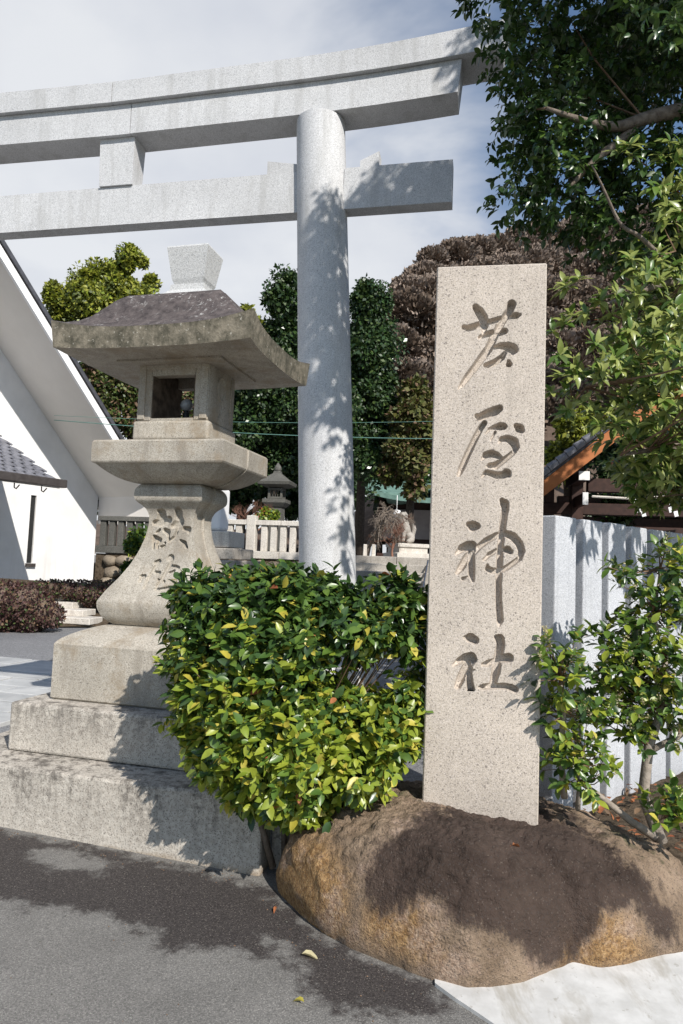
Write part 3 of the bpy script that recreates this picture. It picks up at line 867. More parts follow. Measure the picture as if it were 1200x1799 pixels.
PA, PB = frame(10)
PP = at(744, 1410, 3.15)
PX0, PX1, PZ0, PZ1 = -.0065, .4985, .15, 2.923
def build_pillar():
    Pb = np.array([PP[0], PP[1], 0])
    def T(x, y, z): return Pb+PA*x+PB*y+UP*z
    root = empty('stone_pillar', T(.25, .12, PZ0), 'tall square pinkish granite pillar with four carved characters standing on a brown boulder', 'stone pillar')
    def tomap(px, py):
        p = hit(px, py, PP, PB); return float((p-Pb) @ PA), float(p[2])
    x0, x1, z0, z1 = .075, .455, .95, 2.80
    st = .0024
    nu, nz = int((x1-x0)/st), int((z1-z0)/st)
    us, zs = np.linspace(x0, x1, nu), np.linspace(z0, z1, nz)
    U, Z = np.meshgrid(us, zs, indexing='ij')
    D = carve(C1, 8.571, 795, 515, tomap, U, Z, .046)
    for c, s, ox, oy in ((C2, 8.571, 795, 700), (C3, 7.495, 785, 865), (C4, 8.0, 785, 1100)):
        D = np.maximum(D, carve(c, s, ox, oy, tomap, U, Z, .046))
    D[1:-1, 1:-1] = (D[1:-1, 1:-1]*2+D[:-2, 1:-1]+D[2:, 1:-1]+D[1:-1, :-2]+D[1:-1, 2:])/6
    V = Pb+U[..., None]*PA+D[..., None]*PB+Z[..., None]*UP
    m = MB(); m.add(V.reshape(-1, 3), [tuple(q) for q in gridf(nu, nz)])
    # plain border of the front face, and the other five faces with slightly eased edges
    e = .006
    def q(*p): m.add([T(*x) for x in p], [(0, 1, 2, 3)])
    A0, A1, B0, B1 = PX0+e, PX1-e, PZ0, PZ1-e
    q((A0, 0, B0), (A1, 0, B0), (A1, 0, z0), (A0, 0, z0)); q((A0, 0, z1), (A1, 0, z1), (A1, 0, B1), (A0, 0, B1))
    q((A0, 0, z0), (x0, 0, z0), (x0, 0, z1), (A0, 0, z1)); q((x1, 0, z0), (A1, 0, z0), (A1, 0, z1), (x1, 0, z1))
    d = .26
    q((PX0, e, B0), (A0, 0, B0), (A0, 0, B1), (PX0, e, B1)); q((A1, 0, B0), (PX1, e, B0), (PX1, e, B1), (A1, 0, B1))
    q((A0, 0, B1), (A1, 0, B1), (A1, e, PZ1), (A0, e, PZ1)); q((PX0, e, B1), (A0, 0, B1), (A0, e, PZ1), (A0, e, PZ1))
    q((A1, 0, B1), (PX1, e, B1), (A1, e, PZ1), (A1, e, PZ1))
    q((PX1, e, B0), (PX1, d, B0), (PX1, d, B1), (PX1, e, B1)); q((PX0, d, B0), (PX0, e, B0), (PX0, e, B1), (PX0, d, B1))
    q((PX1, d, B0), (PX0, d, B0), (PX0, d, B1), (PX1, d, B1))
    q((A0, e, PZ1), (A1, e, PZ1), (A1, d, PZ1), (A0, d, PZ1))
    q((PX0, e, B1), (A0, e, PZ1), (A0, d, PZ1), (PX0, d, B1)); q((A1, e, PZ1), (PX1, e, B1), (PX1, d, B1), (A1, d, PZ1))
    q((A1, d, PZ1), (PX1, d, B1), (PX0, d, B1), (A0, d, PZ1))
    m.build('shaft', M['slab'], root)
build_pillar()

# ------------------------------------------------------------------ boulder
def build_boulder():
    W = lambda p: hit(p[0], p[1], (0, 0, 0), (GSL, 0, 1))
    front = [W(p) for p in [(474, 1555), (480, 1590), (520, 1625), (600, 1668), (680, 1705), (760, 1736), (830, 1750), (875, 1750), (930, 1732), (1010, 1705), (1060, 1714), (1110, 1708), (1190, 1695)]]
    back = [np.array(p) for p in [(1.62, 2.95, 0), (1.72, 3.12, 0), (1.66, 3.35, 0), (1.45, 3.55, 0), (1.15, 3.65, 0), (.8, 3.7, 0), (.4, 3.70, 0), (.08, 3.62, 0), (-.16, 3.46, 0), (-.26, 3.33, 0)]]
    foot = np.array(front+back)[:, :2]
    # resample outline by angle about the core
    c = np.array([.62, 3.16])
    na, nr = 460, 170
    seg = np.concatenate([foot, foot[:1]]); dd = np.r_[0, np.cumsum(np.linalg.norm(np.diff(seg, axis=0), axis=1))]
    tt = np.linspace(0, dd[-1], na, endpoint=False)
    out = np.stack([np.interp(tt, dd, seg[:, k]) for k in (0, 1)], 1)
    for _ in range(3): out = (np.roll(out, 1, 0)+2*out+np.roll(out, -1, 0))/4
    rr = np.linspace(0, 1, nr)**.75
    X = c[0]+(out[None, :, 0]-c[0])*rr[:, None]; Y = c[1]+(out[None, :, 1]-c[1])*rr[:, None]
    r = rr[:, None]*np.ones((1, na))
    # height field: broad crown, steep shoulders, falling off to the right
    H0 = .492-.02*np.clip(X-.6, 0, 2)-.05*np.clip(X-1.0, 0, 2)**1.5-.03*np.clip(.2-X, 0, 1)
    Z = H0*np.clip(1-r**4.2, 0, 1)**.52
    base = gz(X)-.03
    V = np.stack([X, Y, base+Z], -1)
    # push the belly outwards a little below the shoulder and roughen
    dirv = np.stack([X-c[0], Y-c[1], np.zeros_like(X)], -1); dirv /= np.linalg.norm(dirv, axis=-1, keepdims=True)+1e-6
    bulge = .035*np.exp(-((Z/.475-.35)/.25)**2)
    nzv = fbm(V*2.6, 3)*.052+fbm(V*6+3, 4)*.026+np.abs(fbm(V*13+9, 3))*.011
    edge = np.clip((1-r)*6, 0.15, 1)
    top = np.clip(Z/.4, 0, 1)
    V = V+dirv*((bulge+nzv*1.2)*(1-top*.75)*edge)[..., None]
    V[..., 2] += nzv*(.35+.3*top)*edge
    # broken facets: shave the body with slightly tilted random planes
    fr = np.random.default_rng(21)
    core = np.array([.62, 3.16, .12])
    for k in range(26):
        th = fr.uniform(0, 2*pi); el = fr.uniform(-.1, .75)
        n_ = np.array([cos(th)*cos(el), sin(th)*cos(el), sin(el)])
        dsup = np.max((V.reshape(-1, 3)-core) @ n_)
        dcut = dsup-fr.uniform(.012, .040)
        ex = (V-core) @ n_-dcut
        V = V-n_*(np.clip(ex, 0, None)*.85)[..., None]
    rd = np.abs(fbm(V*9+4, 4))
    V = V-dirv*((.016*np.clip(.35-rd, 0, 1)/.35*(1-top*.6)*edge))[..., None]
    V[..., 2] += .009*fbm(V*20, 3)*edge+.0045*fbm(V*55, 2)*edge
    V[..., :2] += (dirv[..., :2]*(.015*fbm(V*18+7, 4)*edge*(1-top*.5))[..., None])
    hz = V[..., 2]-base
    und = np.clip(1-hz/(.085+.05*fbm(V*5+11, 2)), 0, 1)
    V = V-dirv*(.055*und**1.3)[..., None]
    V[-1, :, 2] -= .06
    Fc = [((i+1)*na+j, (i+1)*na+(j+1) % na, i*na+(j+1) % na, i*na+j) for i in range(nr-1) for j in range(na)]
    V = V.reshape(-1, 3)
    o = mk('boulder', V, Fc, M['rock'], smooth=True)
    tag(o, 'big brown boulder with a dark stained face carrying the carved pillar', 'boulder')
    px, py = proj(V)
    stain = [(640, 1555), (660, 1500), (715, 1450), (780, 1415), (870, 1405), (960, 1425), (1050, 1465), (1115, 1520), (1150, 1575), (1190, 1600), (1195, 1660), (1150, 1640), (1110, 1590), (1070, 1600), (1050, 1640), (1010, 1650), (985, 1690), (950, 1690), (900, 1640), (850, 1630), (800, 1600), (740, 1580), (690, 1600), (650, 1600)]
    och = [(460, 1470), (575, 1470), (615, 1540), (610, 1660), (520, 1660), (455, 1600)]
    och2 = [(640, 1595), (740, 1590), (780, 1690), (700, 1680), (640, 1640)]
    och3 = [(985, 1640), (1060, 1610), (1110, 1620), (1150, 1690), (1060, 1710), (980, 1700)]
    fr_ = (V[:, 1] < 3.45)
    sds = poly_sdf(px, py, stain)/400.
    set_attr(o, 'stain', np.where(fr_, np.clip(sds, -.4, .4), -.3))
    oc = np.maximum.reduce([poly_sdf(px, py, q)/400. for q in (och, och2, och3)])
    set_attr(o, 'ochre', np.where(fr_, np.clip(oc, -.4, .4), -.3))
build_boulder()

# ------------------------------------------------------------------ granite post fence on the right
def build_fence():
    a = np.array([sin(radians(47)), cos(radians(47)), 0.]); b = np.array([-cos(radians(47)), sin(radians(47)), 0.])
    C0 = at(977, 905, 3.75); top = C0[2]; C0 = np.array([C0[0], C0[1], 0.])
    root = empty('granite_fence', C0, 'row of tall pale grey granite posts behind the right-hand shrubs', 'fence')
    w, dp, per = .232, .20, .318
    src = None
    for i in range(8):
        h = top-.05+random.uniform(-.004, .004)
        c = C0+a*(w/2+i*per)+b*dp/2
        v, f = box(c+UP*(.05+h/2), (w, dp, h), (a, b), .008, 2)
        mk('post', v, f, M['post'], root)
    v, f = box(C0+a*1.3+b*dp/2+UP*(.0), (2.8, .34, .22), (a, b), .01, 2)
    mk('base_kerb', v, f, M['post'], root)
build_fence()

# ------------------------------------------------------------------ white building on the left
DD = np.array([sin(radians(32)), cos(radians(32)), 0.]); NN = np.array([cos(radians(32)), -sin(radians(32)), 0.])
HK = 1.5                                      # the house stands well behind the gate
BC = at(163, 1020, 13.*HK); BC[2] = 0
def build_house():
    root = empty('white_building', BC, 'white plastered building with a steep dark-edged gable roof and slit window', 'building')
    def T(d, n, z): return BC+DD*d*HK+NN*n*HK+UP*(EYE+(z-EYE)*HK)
    def quadbox(name, pts_front, thick, mat, parent=root, kind=None):
        """polygon in the wall plane, extruded back along -NN"""
        n = len(pts_front)
        V = [T(d, o, z) for d, o, z in pts_front]+[T(d, o-thick, z) for d, o, z in pts_front]
        Fc = [tuple(range(n)), tuple(range(2*n-1, n-1, -1))]+[(i, i+n, (i+1) % n+n, (i+1) % n) for i in range(n)]
        return mk(name, V, [q[::-1] for q in Fc], mat, parent)
    sl = 1.05; z0 = .25
    ap = -4.2
    roofz = lambda d: 2.60-sl*d if d > ap else 2.60-sl*ap-sl*(ap-d)
    # wall built round the slit window
    wl, wr, wb, wtp = -1.395, -1.285, 1.30, 2.48
    dL = 2*ap
    quadbox('wall', [(wr, 0, z0), (0, 0, z0), (0, 0, roofz(0)), (wr, 0, roofz(wr))], .3, M['plaster'])
    quadbox('wall', [(dL, 0, z0), (wl, 0, z0), (wl, 0, roofz(wl)), (ap, 0, roofz(ap)), (dL, 0, roofz(dL))], .3, M['plaster'])
    quadbox('wall', [(wl, 0, wtp), (wr, 0, wtp), (wr, 0, roofz(wr)), (wl, 0, roofz(wl))], .3, M['plaster'])
    quadbox('wall', [(wl, 0, z0), (wr, 0, z0), (wr, 0, wb), (wl, 0, wb)], .3, M['plaster'])
    w = quadbox('window', [(wl+.003, -.03, wb+.003), (wr-.003, -.03, wb+.003), (wr-.003, -.03, wtp-.003), (wl+.003, -.03, wtp-.003)], .03, M['black'])
    quadbox('sill', [(wl-.02, .045, wb-.06), (wr+.04, .045, wb-.06), (wr+.04, .045, wb-.003), (wl-.02, .045, wb-.003)], .1, M['dark_metal'], w)
    # far side wall
    V = [T(-.003, n, z) for n, z in ((-.3, z0), (-9, z0), (-9, 2.6), (-.3, 2.6))]+[T(-.3, n, z) for n, z in ((-.3, z0), (-9, z0), (-9, 2.6), (-.3, 2.6))]
    mk('side_wall', V, [(0, 1, 2, 3), (7, 6, 5, 4), (0, 4, 5, 1), (1, 5, 6, 2), (2, 6, 7, 3), (3, 7, 4, 0)], M['plaster'], root)
    # roof slab with deep verge overhang: soffit, fascia, dark roofing
    ov = 1.40; dE = .06
    def slab(name, d0, d1, n0, n1, dz0, dz1, mat):
        V = [T(d, n, roofz(d)+dz) for dz in (dz0, dz1) for d, n in ((d0, n0), (d1, n0), (d1, n1), (d0, n1))]
        return mk(name, V, [(3, 2, 1, 0), (4, 5, 6, 7), (0, 1, 5, 4), (1, 2, 6, 5), (2, 3, 7, 6), (3, 0, 4, 7)], mat, root)
    slab('soffit', ap, dE, -9, ov-.004, .004, .06, M['soffit'])
    slab('soffit', ap, dL-.3, -9, ov-.004, .004, .06, M['soffit'])
    slab('fascia', ap, dE+.1, ov, ov+.05, -.13, .035, M['white_trim'])
    slab('fascia', ap, dL-.3, ov, ov+.05, -.13, .035, M['white_trim'])
    slab('roof', ap, dE+.14, -9, ov+.08, .062, .15, M['slate'])
    slab('roof', ap, dL-.4, -9, ov+.08, .062, .15, M['slate'])
    # boxed eave end hanging below the soffit
    V = [T(d, n, z) for z in (2.075, 2.62) for d, n in ((.02, .003), (.02, ov-.01), (.14, ov-.01), (.14, .003))]
    mk('eave_box', V, [(3, 2, 1, 0), (4, 5, 6, 7), (0, 1, 5, 4), (1, 2, 6, 5), (2, 3, 7, 6), (3, 0, 4, 7)], M['soffit'], root)
    # tiled lean-to roof at the left
    lt = root
    d1, d0 = -2.27, -6.5; o1 = 2.0; zE, zW = 2.53, 3.53
    def R(d, t, dz=0): return T(d, o1*(1-t)+.002, zE+(zW-zE)*t+dz)
    V = [R(d, t, dz) for dz in (-.09, 0) for d, t in ((d0, 0), (d1, 0), (d1, 1), (d0, 1))]
    can = mk('canopy_roof', V, [(3, 2, 1, 0), (4, 5, 6, 7), (0, 1, 5, 4), (1, 2, 6, 5), (2, 3, 7, 6), (3, 0, 4, 7)], M['white_trim'], root)
    m = MB()
    tw, rows = .155, 13
    for j in range(rows):
        ta, tb = j/rows, (j+1)/rows+.02
        k = int((d1-d0)/tw)
        for i in range(k):
            d = d1-.01-i*tw-(.5*tw if j % 2 else 0)
            pa = [R(d-tw*.96, ta, .030), R(d-tw*.5, ta, .052), R(d-.004, ta, .030)]
            pb = [R(d-tw*.96, tb, .010), R(d-tw*.5, tb, .03), R(d-.004, tb, .010)]
            lo = [q-UP*.03 for q in pa]
            m.add(pa+pb+lo, [(0, 1, 4, 3), (1, 2, 5, 4), (6, 7, 1, 0), (7, 8, 2, 1)])
    o = m.build('roof_tiles', M['tile'], can, kind='stuff')
    m = MB(); m.box(T((d0+d1)/2+.02, o1+.05, zE-.02), ((d1-d0)*HK+.09, .18, .18), (DD, NN), .02, 2); m.build('gutter', M['dark_metal'], can)
    for i in range(5):
        d = d1-.28-i*.42
        m = MB(); m.tube([T(d, o1-.02, zE-.09), T(d, o1-.02, zE-.15), T(d, o1+.03, zE-.17), T(d, o1+.1, zE-.12)], .014, 5); m.build('gutter_bracket', M['dark_metal'], can)
build_house()

# ------------------------------------------------------------------ foliage engine
def leaf_template(wd=.5, fold=.18, curl=.16):
    t = [0, .22, .5, .78, 1.0]; w = [0, .40, .5, .30, 0]
    V = [(0, 0, 0)]
    for ti, wi in zip(t[1:4], w[1:4]):
        z = -curl*ti*ti
        V += [(-wi*wd, ti, z+fold*wi*wd*2), (0, ti, z), (wi*wd, ti, z+fold*wi*wd*2)]
    V.append((0, 1.0, -curl))
    Fc = [(0, 2, 1), (0, 3, 2), (1, 2, 5, 4), (2, 3, 6, 5), (4, 5, 8, 7), (5, 6, 9, 8), (7, 8, 10), (8, 9, 10)]
    return np.array(V), Fc
def norm(v): return v/(np.linalg.norm(v, axis=-1, keepdims=True)+1e-9)
def leaf_frames(base, d, up, size):
    d = norm(d); x = norm(np.cross(d, up)); n = np.cross(x, d)
    return base, x*size[:, None], d*size[:, None], n*size[:, None]
def leaves_mesh(name, T, frm, cls, mats, parent, smooth=True):
    V0, F0 = T; base, x, y, z = frm; n = len(base)
    V = base[:, None]+V0[None, :, :1]*x[:, None]+V0[None, :, 1:2]*y[:, None]+V0[None, :, 2:]*z[:, None]
    k = len(V0)
    me = bpy.data.meshes.new(name)
    pl = wloc(parent) if parent is not None else 0
    V = (V-pl).reshape(-1, 3)
    sizes = np.array([len(f) for f in F0]); loops = np.concatenate([np.array(f) for f in F0])
    L_ = (np.arange(n)[:, None]*k+loops[None]).ravel()
    st = np.concatenate([[0], np.cumsum(sizes)[:-1]]); starts = (np.arange(n)[:, None]*sizes.sum()+st[None]).ravel()
    me.vertices.add(len(V)); me.vertices.foreach_set('co', V.astype(np.float32).ravel())
    me.loops.add(len(L_)); me.loops.foreach_set('vertex_index', L_.astype(np.int32))
    me.polygons.add(n*len(F0)); me.polygons.foreach_set('loop_start', starts.astype(np.int32))
    me.polygons.foreach_set('material_index', np.repeat(cls, len(F0)).astype(np.int32))
    if smooth: me.polygons.foreach_set('use_smooth', np.ones(n*len(F0), bool))
    for m in mats: me.materials.append(m)
    me.update(calc_edges=True); me.validate()
    o = bpy.data.objects.new(name, me); COL.objects.link(o)
    if parent is not None: o.parent = parent
    return o
def plant_leaves(root, T, frm, cls, mats, npart=300, stuffname='foliage'):
    """nearest leaves in view become parts of their own, the rest is one mesh"""
    base, x, y, z = frm
    ctr = base+y*.5
    px, py = proj(ctr)
    dist = np.linalg.norm(ctr-CAMPOS, axis=1)
    vis = (px > 0) & (px < 1200) & (py > 0) & (py < 1799) & (ctr[:, 1] > .3)
    # front-most first: hash visible pixels coarsely and keep the nearest leaf of each cell
    score = np.where(vis, np.linalg.norm(x, axis=1)*0+dist, 1e6)
    cell = (px//16).astype(int)*10000+(py//16).astype(int)
    order = np.argsort(score); seen = set(); pick = []
    for i in order:
        if score[i] > 1e5: break
        if cell[i] in seen: continue
        seen.add(cell[i]); pick.append(i)
    pick = pick[:npart] if len(pick) >= npart else pick
    if len(pick) < npart:
        ps = set(pick)
        for i in order:
            if len(pick) >= npart or score[i] > 1e5: break
            if i not in ps: pick.append(i)
    pick = np.array(pick, int); mask = np.ones(len(base), bool); mask[pick] = False
    meshes = {}
    V0, F0 = T
    loc0 = wloc(root)
    for i in pick:
        c = int(cls[i])
        if c not in meshes:
            me = bpy.data.meshes.new('leaf'); me.from_pydata(V0.tolist(), [], F0); me.materials.append(mats[c])
            me.polygons.foreach_set('use_smooth', np.ones(len(F0), bool)); meshes[c] = me
        o = bpy.data.objects.new('leaf', meshes[c]); COL.objects.link(o); o.parent = root
        b = base[i]-loc0
        o.matrix_local = Matrix(((x[i][0], y[i][0], z[i][0], b[0]), (x[i][1], y[i][1], z[i][1], b[1]), (x[i][2], y[i][2], z[i][2], b[2]), (0, 0, 0, 1)))
    if mask.any():
        o = leaves_mesh(stuffname, T, tuple(q[mask] for q in frm), cls[mask], mats, root); o['kind'] = 'stuff'
def sprigs(ctr, axis, nl, twig, size, spread=.9, droop=.25, upb=.8, jit=.25, tmin=.25, fwd=0.0):
    """leaves spiralling round short twigs; returns leaf frames and the twig list"""
    n = len(ctr); B = []; D = []; Uv = []; Sz = []; tw = []
    ga = 2.39996
    axis = norm(axis)
    ref = norm(np.cross(axis, np.array([.2, .3, 1.]))+1e-4)
    bi = np.cross(axis, ref)
    for k in range(nl):
        t = tmin+(1-tmin)*(k+1)/nl
        ph = k*ga+rng.random(n)*1.2
        rad = np.cos(ph)[:, None]*ref+np.sin(ph)[:, None]*bi
        b = ctr+axis*(twig*t)
        f = .35+.9*(k/nl)**2
        d = norm(axis*f+rad*spread+rng.normal(0, jit, (n, 3))); d[:, 2] -= droop*rng.random(n)
        B.append(b); D.append(d)
        Uv.append(norm(axis*.6+np.array([fwd*.4, -fwd, upb])+rng.normal(0, jit, (n, 3))))
        Sz.append(size*(.6+.6*rng.random(n)))
    return leaf_frames(np.concatenate(B), np.concatenate(D), np.concatenate(Uv), np.concatenate(Sz))
def twig_tubes(m, p0, p1, r0, r1, sag=.0, n=4, sides=4):
    for a, b in zip(p0, p1):
        t = np.linspace(0, 1, n)[:, None]
        P = a+(b-a)*t; P[:, 2] += sag*np.sin(t[:, 0]*pi)
        P[1:-1] += rng.normal(0, .012, (n-2, 3))
        m.tube(P, np.linspace(r0, r1, n), sides, cap=False)
def blobs_to_world(bl, Y):
    out = []
    for q in bl:
        px, py, r = q[:3]; y = q[3] if len(q) > 3 else Y
        out.append((at(px, py, y), r/F*y))
    return out
LT_BROAD = leaf_template(.52, .16, .14)
LT_LONG = leaf_template(.42, .16, .28)
LT_QUAD = (np.array([(0, 0, 0), (-.32, .5, .06), (0, 1, -.08), (.32, .5, .06)]), [(0, 3, 2, 1)])
LT_NEEDLE = (np.array([(-.03, 0, 0), (.03, 0, 0), (0, 1, 0)]), [(0, 1, 2)])

# ------------------------------------------------------------------ clipped bush in front of the lantern steps
def build_bush():
    base = np.array([-.16, 3.36, .05])
    root = empty('green_bush', base, 'clipped broadleaf bush with yellow-green lower leaves between lantern steps and pillar', 'bush')
    bl = [(335, 1085, 42), (355, 1050, 45), (415, 1042, 48), (480, 1040, 50), (545, 1048, 44), (605, 1058, 36), (655, 1072, 34), (698, 1085, 24),
          (306, 1050, 24), (300, 1090, 26), (296, 1135, 28), (294, 1180, 28), (298, 1225, 28), (318, 1028, 24), (345, 1016, 26), (680, 1022, 24), (705, 1040, 22),
          (345, 1130, 58), (420, 1110, 70), (500, 1100, 75), (570, 1090, 70), (625, 1095, 38),
          (335, 1190, 52), (400, 1190, 75), (470, 1180, 75), (345, 1250, 48), (420, 1270, 85), (500, 1260, 75), (560, 1250, 52), (620, 1272, 42), (685, 1250, 30), (715, 1225, 22),
          (375, 1320, 48), (450, 1340, 80), (530, 1330, 85), (610, 1320, 75), (682, 1288, 28),
          (435, 1375, 42), (500, 1375, 62), (565, 1370, 60), (622, 1350, 40), (500, 1425, 28), (722, 1165, 26), (700, 1190, 24), (725, 1110, 24, 3.45), (700, 1150, 16, 3.4)]
    P, Rr = zip(*blobs_to_world([(742-(742-q[0])*.925, q[1]+26 if q[1] < 1235 else q[1]-(q[1]-1235)*.17+26*max(0, 1-(q[1]-1235)/80), *q[2:]) for q in bl], 3.28)); P = np.array(P); Rr = np.array(Rr)
    C = []; A = []; out = []
    core = np.array([at(500, 1230, 3.34)])[0]
    for p, r in zip(P, Rr):
        r = r*.80; n = int(300*r*r/.01)+6
        u = norm(rng.normal(0, 1, (n, 3))); rad = r*(.45+.72*rng.random(n))
        u[:, 1] *= 1.8
        q = p+u*rad[:, None]
        C.append(q); A.append(norm(u*np.array([1, .7, 1])+.5*norm(q-core)+np.array([0, -.25, .35])+rng.normal(0, .55, (n, 3))))
    C = np.concatenate(C); A = np.concatenate(A)
    # thin out sprigs buried deep inside
    depth = np.min(np.linalg.norm((C[:, None]-P[None])/np.array([1, 1.8, 1]), axis=2)/Rr[None], axis=1)
    px, py = proj(C)
    gap = np.minimum(np.hypot((px-668)/66, (py-1172)/44), np.hypot((px-590)/44, (py-1176)/28))
    keep = ((depth > .45) | (rng.random(len(C)) < .18)) & ((gap > 1) | (rng.random(len(C)) < .14))
    C, A = C[keep], A[keep]
    # a few shoots grown out past the clipped outline, and some hollows
    far = np.argsort(-depth[keep])[:70]; far = far[rng.random(len(far)) < .45]
    C = np.concatenate([C, C[far]+A[far]*.045]); A = np.concatenate([A, norm(A[far]+np.array([0, 0, .5]))])
    hol = fbm(C*np.array([5.5, 4, 5.5])+2.0, 2)
    k2 = (hol > -.22) | (rng.random(len(C)) < .16)
    C, A = C[k2], A[k2]
    frm = sprigs(C, A, 6,   .085, .061, spread=1.0, droop=.35, jit=.42)
    b = frm[0]; n = len(b)
    h = b[:, 2]; r = rng.random(n)
    # sun-bleached foliage low down, deep green on the clipped top
    yel = np.clip((1.20-h+.15*rng.normal(0, 1, n))/.35, 0, 1)
    cls = np.where(r < .10+.86*(1-yel), np.where(rng.random(n) < .66, 0, 1), np.where(r < .93, np.where(rng.random(n) < .72, 2, 1), 3))
    cls = np.where(rng.random(n) < .004, 4, cls)
    plant_leaves(root, LT_BROAD, frm, cls, [L['dark'], L['mid'], L['lime'], L['yellow'], L['dead']])
    m = MB()
    hub = np.array([-.18, 3.38, .55])
    for k in range(5):
        p = base+np.array([.05*(k-2), .03*(k % 3), 0]); e = hub+np.array([.16*(k-2), .08*((k % 3)-1), .25])
        m.tube([p, (p+e)/2+rng.normal(0, .02, 3), e], [.017, .013, .009], 6)
    m.build('stem', M['bark'], root, smooth=True)
    m = MB()
    sel = rng.choice(len(C), min(420, len(C)), replace=False)
    for i in sel:
        e = C[i]; hb = hub+np.array([.7, .6, .5])*(e-hub)*.45*rng.random()+np.array([0, .05, 0])
        q = hb+(e-hb)*np.array([.5, .5, .4])
        m.tube([hb, q, e+A[i]*.05], [.0045, .003, .0016], 4, cap=False)
    o = m.build('twigs', M['twig'], root); o['kind'] = 'stuff'
build_bush()

# ------------------------------------------------------------------ shrubs on the right, in front of the granite fence
def shrub(name, label, base, stems, bl, Y, dens, size, cols, probs, flowers=0.0, barkm='bark_pale', T=LT_BROAD, ysc=1.3):
    root = empty(name, base, label, 'shrub')
    P, Rr = zip(*blobs_to_world(bl, Y)); P = np.array(P); Rr = np.array(Rr)
    C = []; A = []
    for p, r in zip(P, Rr):
        n = max(4, int(dens*r*r*1e4/100))
        u = norm(rng.normal(0, 1, (n, 3))); q = p+u*np.array([1, ysc, 1])*(r*(.35+.65*rng.random(n)))[:, None]
        C.append(q); A.append(norm(u*.8+np.array([-.05, -.35, .55])+rng.normal(0, .3, (n, 3))))
    C = np.concatenate(C); A = np.concatenate(A)
    frm = sprigs(C, A, 6, .07, size, spread=.9, droop=.25)
    n = len(frm[0]); cls = rng.choice(len(cols), n, p=probs)
    plant_leaves(root, T, frm, cls, [L[c] for c in cols])
    for s in stems:
        m = MB(); pts = [at(*q[:3]) for q in s]; m.tube(pts, [q[3] for q in s], 7); m.build('stem', M[barkm], root, smooth=True)
    ends = np.array([at(*q[:3]) for s in stems for q in s])
    m = MB()
    for i in rng.choice(len(C), min(len(C), 160), replace=False):
        k = np.argmin(np.linalg.norm(ends-C[i], axis=1)); m.tube([ends[k], (ends[k]+C[i])/2+rng.normal(0, .015, 3), C[i]+A[i]*.04], [.005, .003, .0016], 4, cap=False)
    o = m.build('twigs', M['twig'], root); o['kind'] = 'stuff'
    if flowers:
        k = int(flowers*len(C)); sel = rng.choice(len(C), k); cc = C[sel]; aa = A[sel]
        rep = 26; t = rng.random((k, rep)); B = (cc[:, None]+aa[:, None]*(.03+t[..., None]*.09)+rng.normal(0, .006, (k, rep, 3))).reshape(-1, 3)
        f2 = leaf_frames(B, rng.normal(0, 1, B.shape), rng.normal(0, 1, B.shape), np.full(len(B), .010))
        o = leaves_mesh('flower_buds', LT_QUAD, f2, np.zeros(len(B), int), [L['flower']], root, False); o['kind'] = 'stuff'
    return root
shrub('flowering_shrub', 'tall glossy-leaved shrub on bare forked grey stems at the right edge by granite posts', at(1160, 1475, 3.25),
      [[(1162, 1480, 3.25, .030), (1130, 1400, 3.27, .026), (1140, 1310, 3.3, .023), (1165, 1240, 3.3, .017), (1170, 1150, 3.32, .012)],
       [(1140, 1320, 3.29, .017), (1190, 1295, 3.3, .014), (1240, 1260, 3.3, .01)],
       [(1150, 1470, 3.24, .02), (1105, 1440, 3.2, .017), (1050, 1395, 3.2, .012), (1015, 1370, 3.2, .009)],
       [(1168, 1180, 3.32, .011), (1150, 1080, 3.33, .008), (1160, 1000, 3.34, .006)]],
      [(1165, 980, 26), (1180, 1010, 36), (1135, 1030, 34), (1085, 1020, 24), (1190, 1060, 36), (1140, 1075, 26), (1110, 1110, 34), (1160, 1120, 48), (1080, 1140, 34),
       (1040, 1145, 24), (1120, 1170, 50), (1180, 1180, 48), (1085, 1200, 42), (1140, 1230, 50), (1190, 1240, 40), (1090, 1255, 42), (1050, 1225, 32), (1040, 1270, 28), (1110, 1290, 30), (1180, 1290, 20)],
      3.3, 19, .058, ['dark', 'mid', 'lime', 'yellow'], [.33, .40, .24, .03], flowers=.3)
shrub('small_flowering_shrub', 'slim young shrub with upright sprigs right beside the carved pillar', at(992, 1400, 3.13),
      [[(992, 1402, 3.13, .016), (985, 1330, 3.12, .014), (990, 1250, 3.1, .012), (985, 1190, 3.1, .007)]],
      [(985, 1165, 30, 3.06), (975, 1200, 34, 3.05), (1010, 1215, 28), (968, 1150, 16, 3.05), (985, 1260, 26), (965, 1255, 14, 3.05), (1035, 1255, 20)],
      3.1, 20, .056, ['dark', 'mid', 'lime', 'yellow'], [.30, .42, .24, .04], flowers=.3)
shrub('low_shrub', 'low rounded sprig of pale green leaves growing on the boulder behind the carved pillar', at(1015, 1420, 3.15),
      [[(1015, 1422, 3.15, .012), (1018, 1380, 3.14, .010), (1010, 1340, 3.13, .006)]],
      [(1010, 1325, 28), (985, 1345, 24), (1040, 1335, 26), (1020, 1365, 26), (1000, 1310, 20), (1060, 1365, 16)],
      3.12, 24, .054, ['dark', 'mid', 'lime', 'yellow'], [.15, .45, .33, .07], flowers=.15)
shrub('dwarf_shrub', 'tiny leafy tuft at the foot of the forked stem near the right edge', at(1170, 1455, 3.05),
      [[(1170, 1462, 3.05, .008), (1172, 1435, 3.05, .006)]],
      [(1150, 1420, 20), (1180, 1415, 24), (1165, 1440, 18), (1195, 1435, 20)],
      3.05, 26, .058, ['dark', 'mid', 'lime', 'yellow'], [.15, .45, .33, .07], flowers=.1)

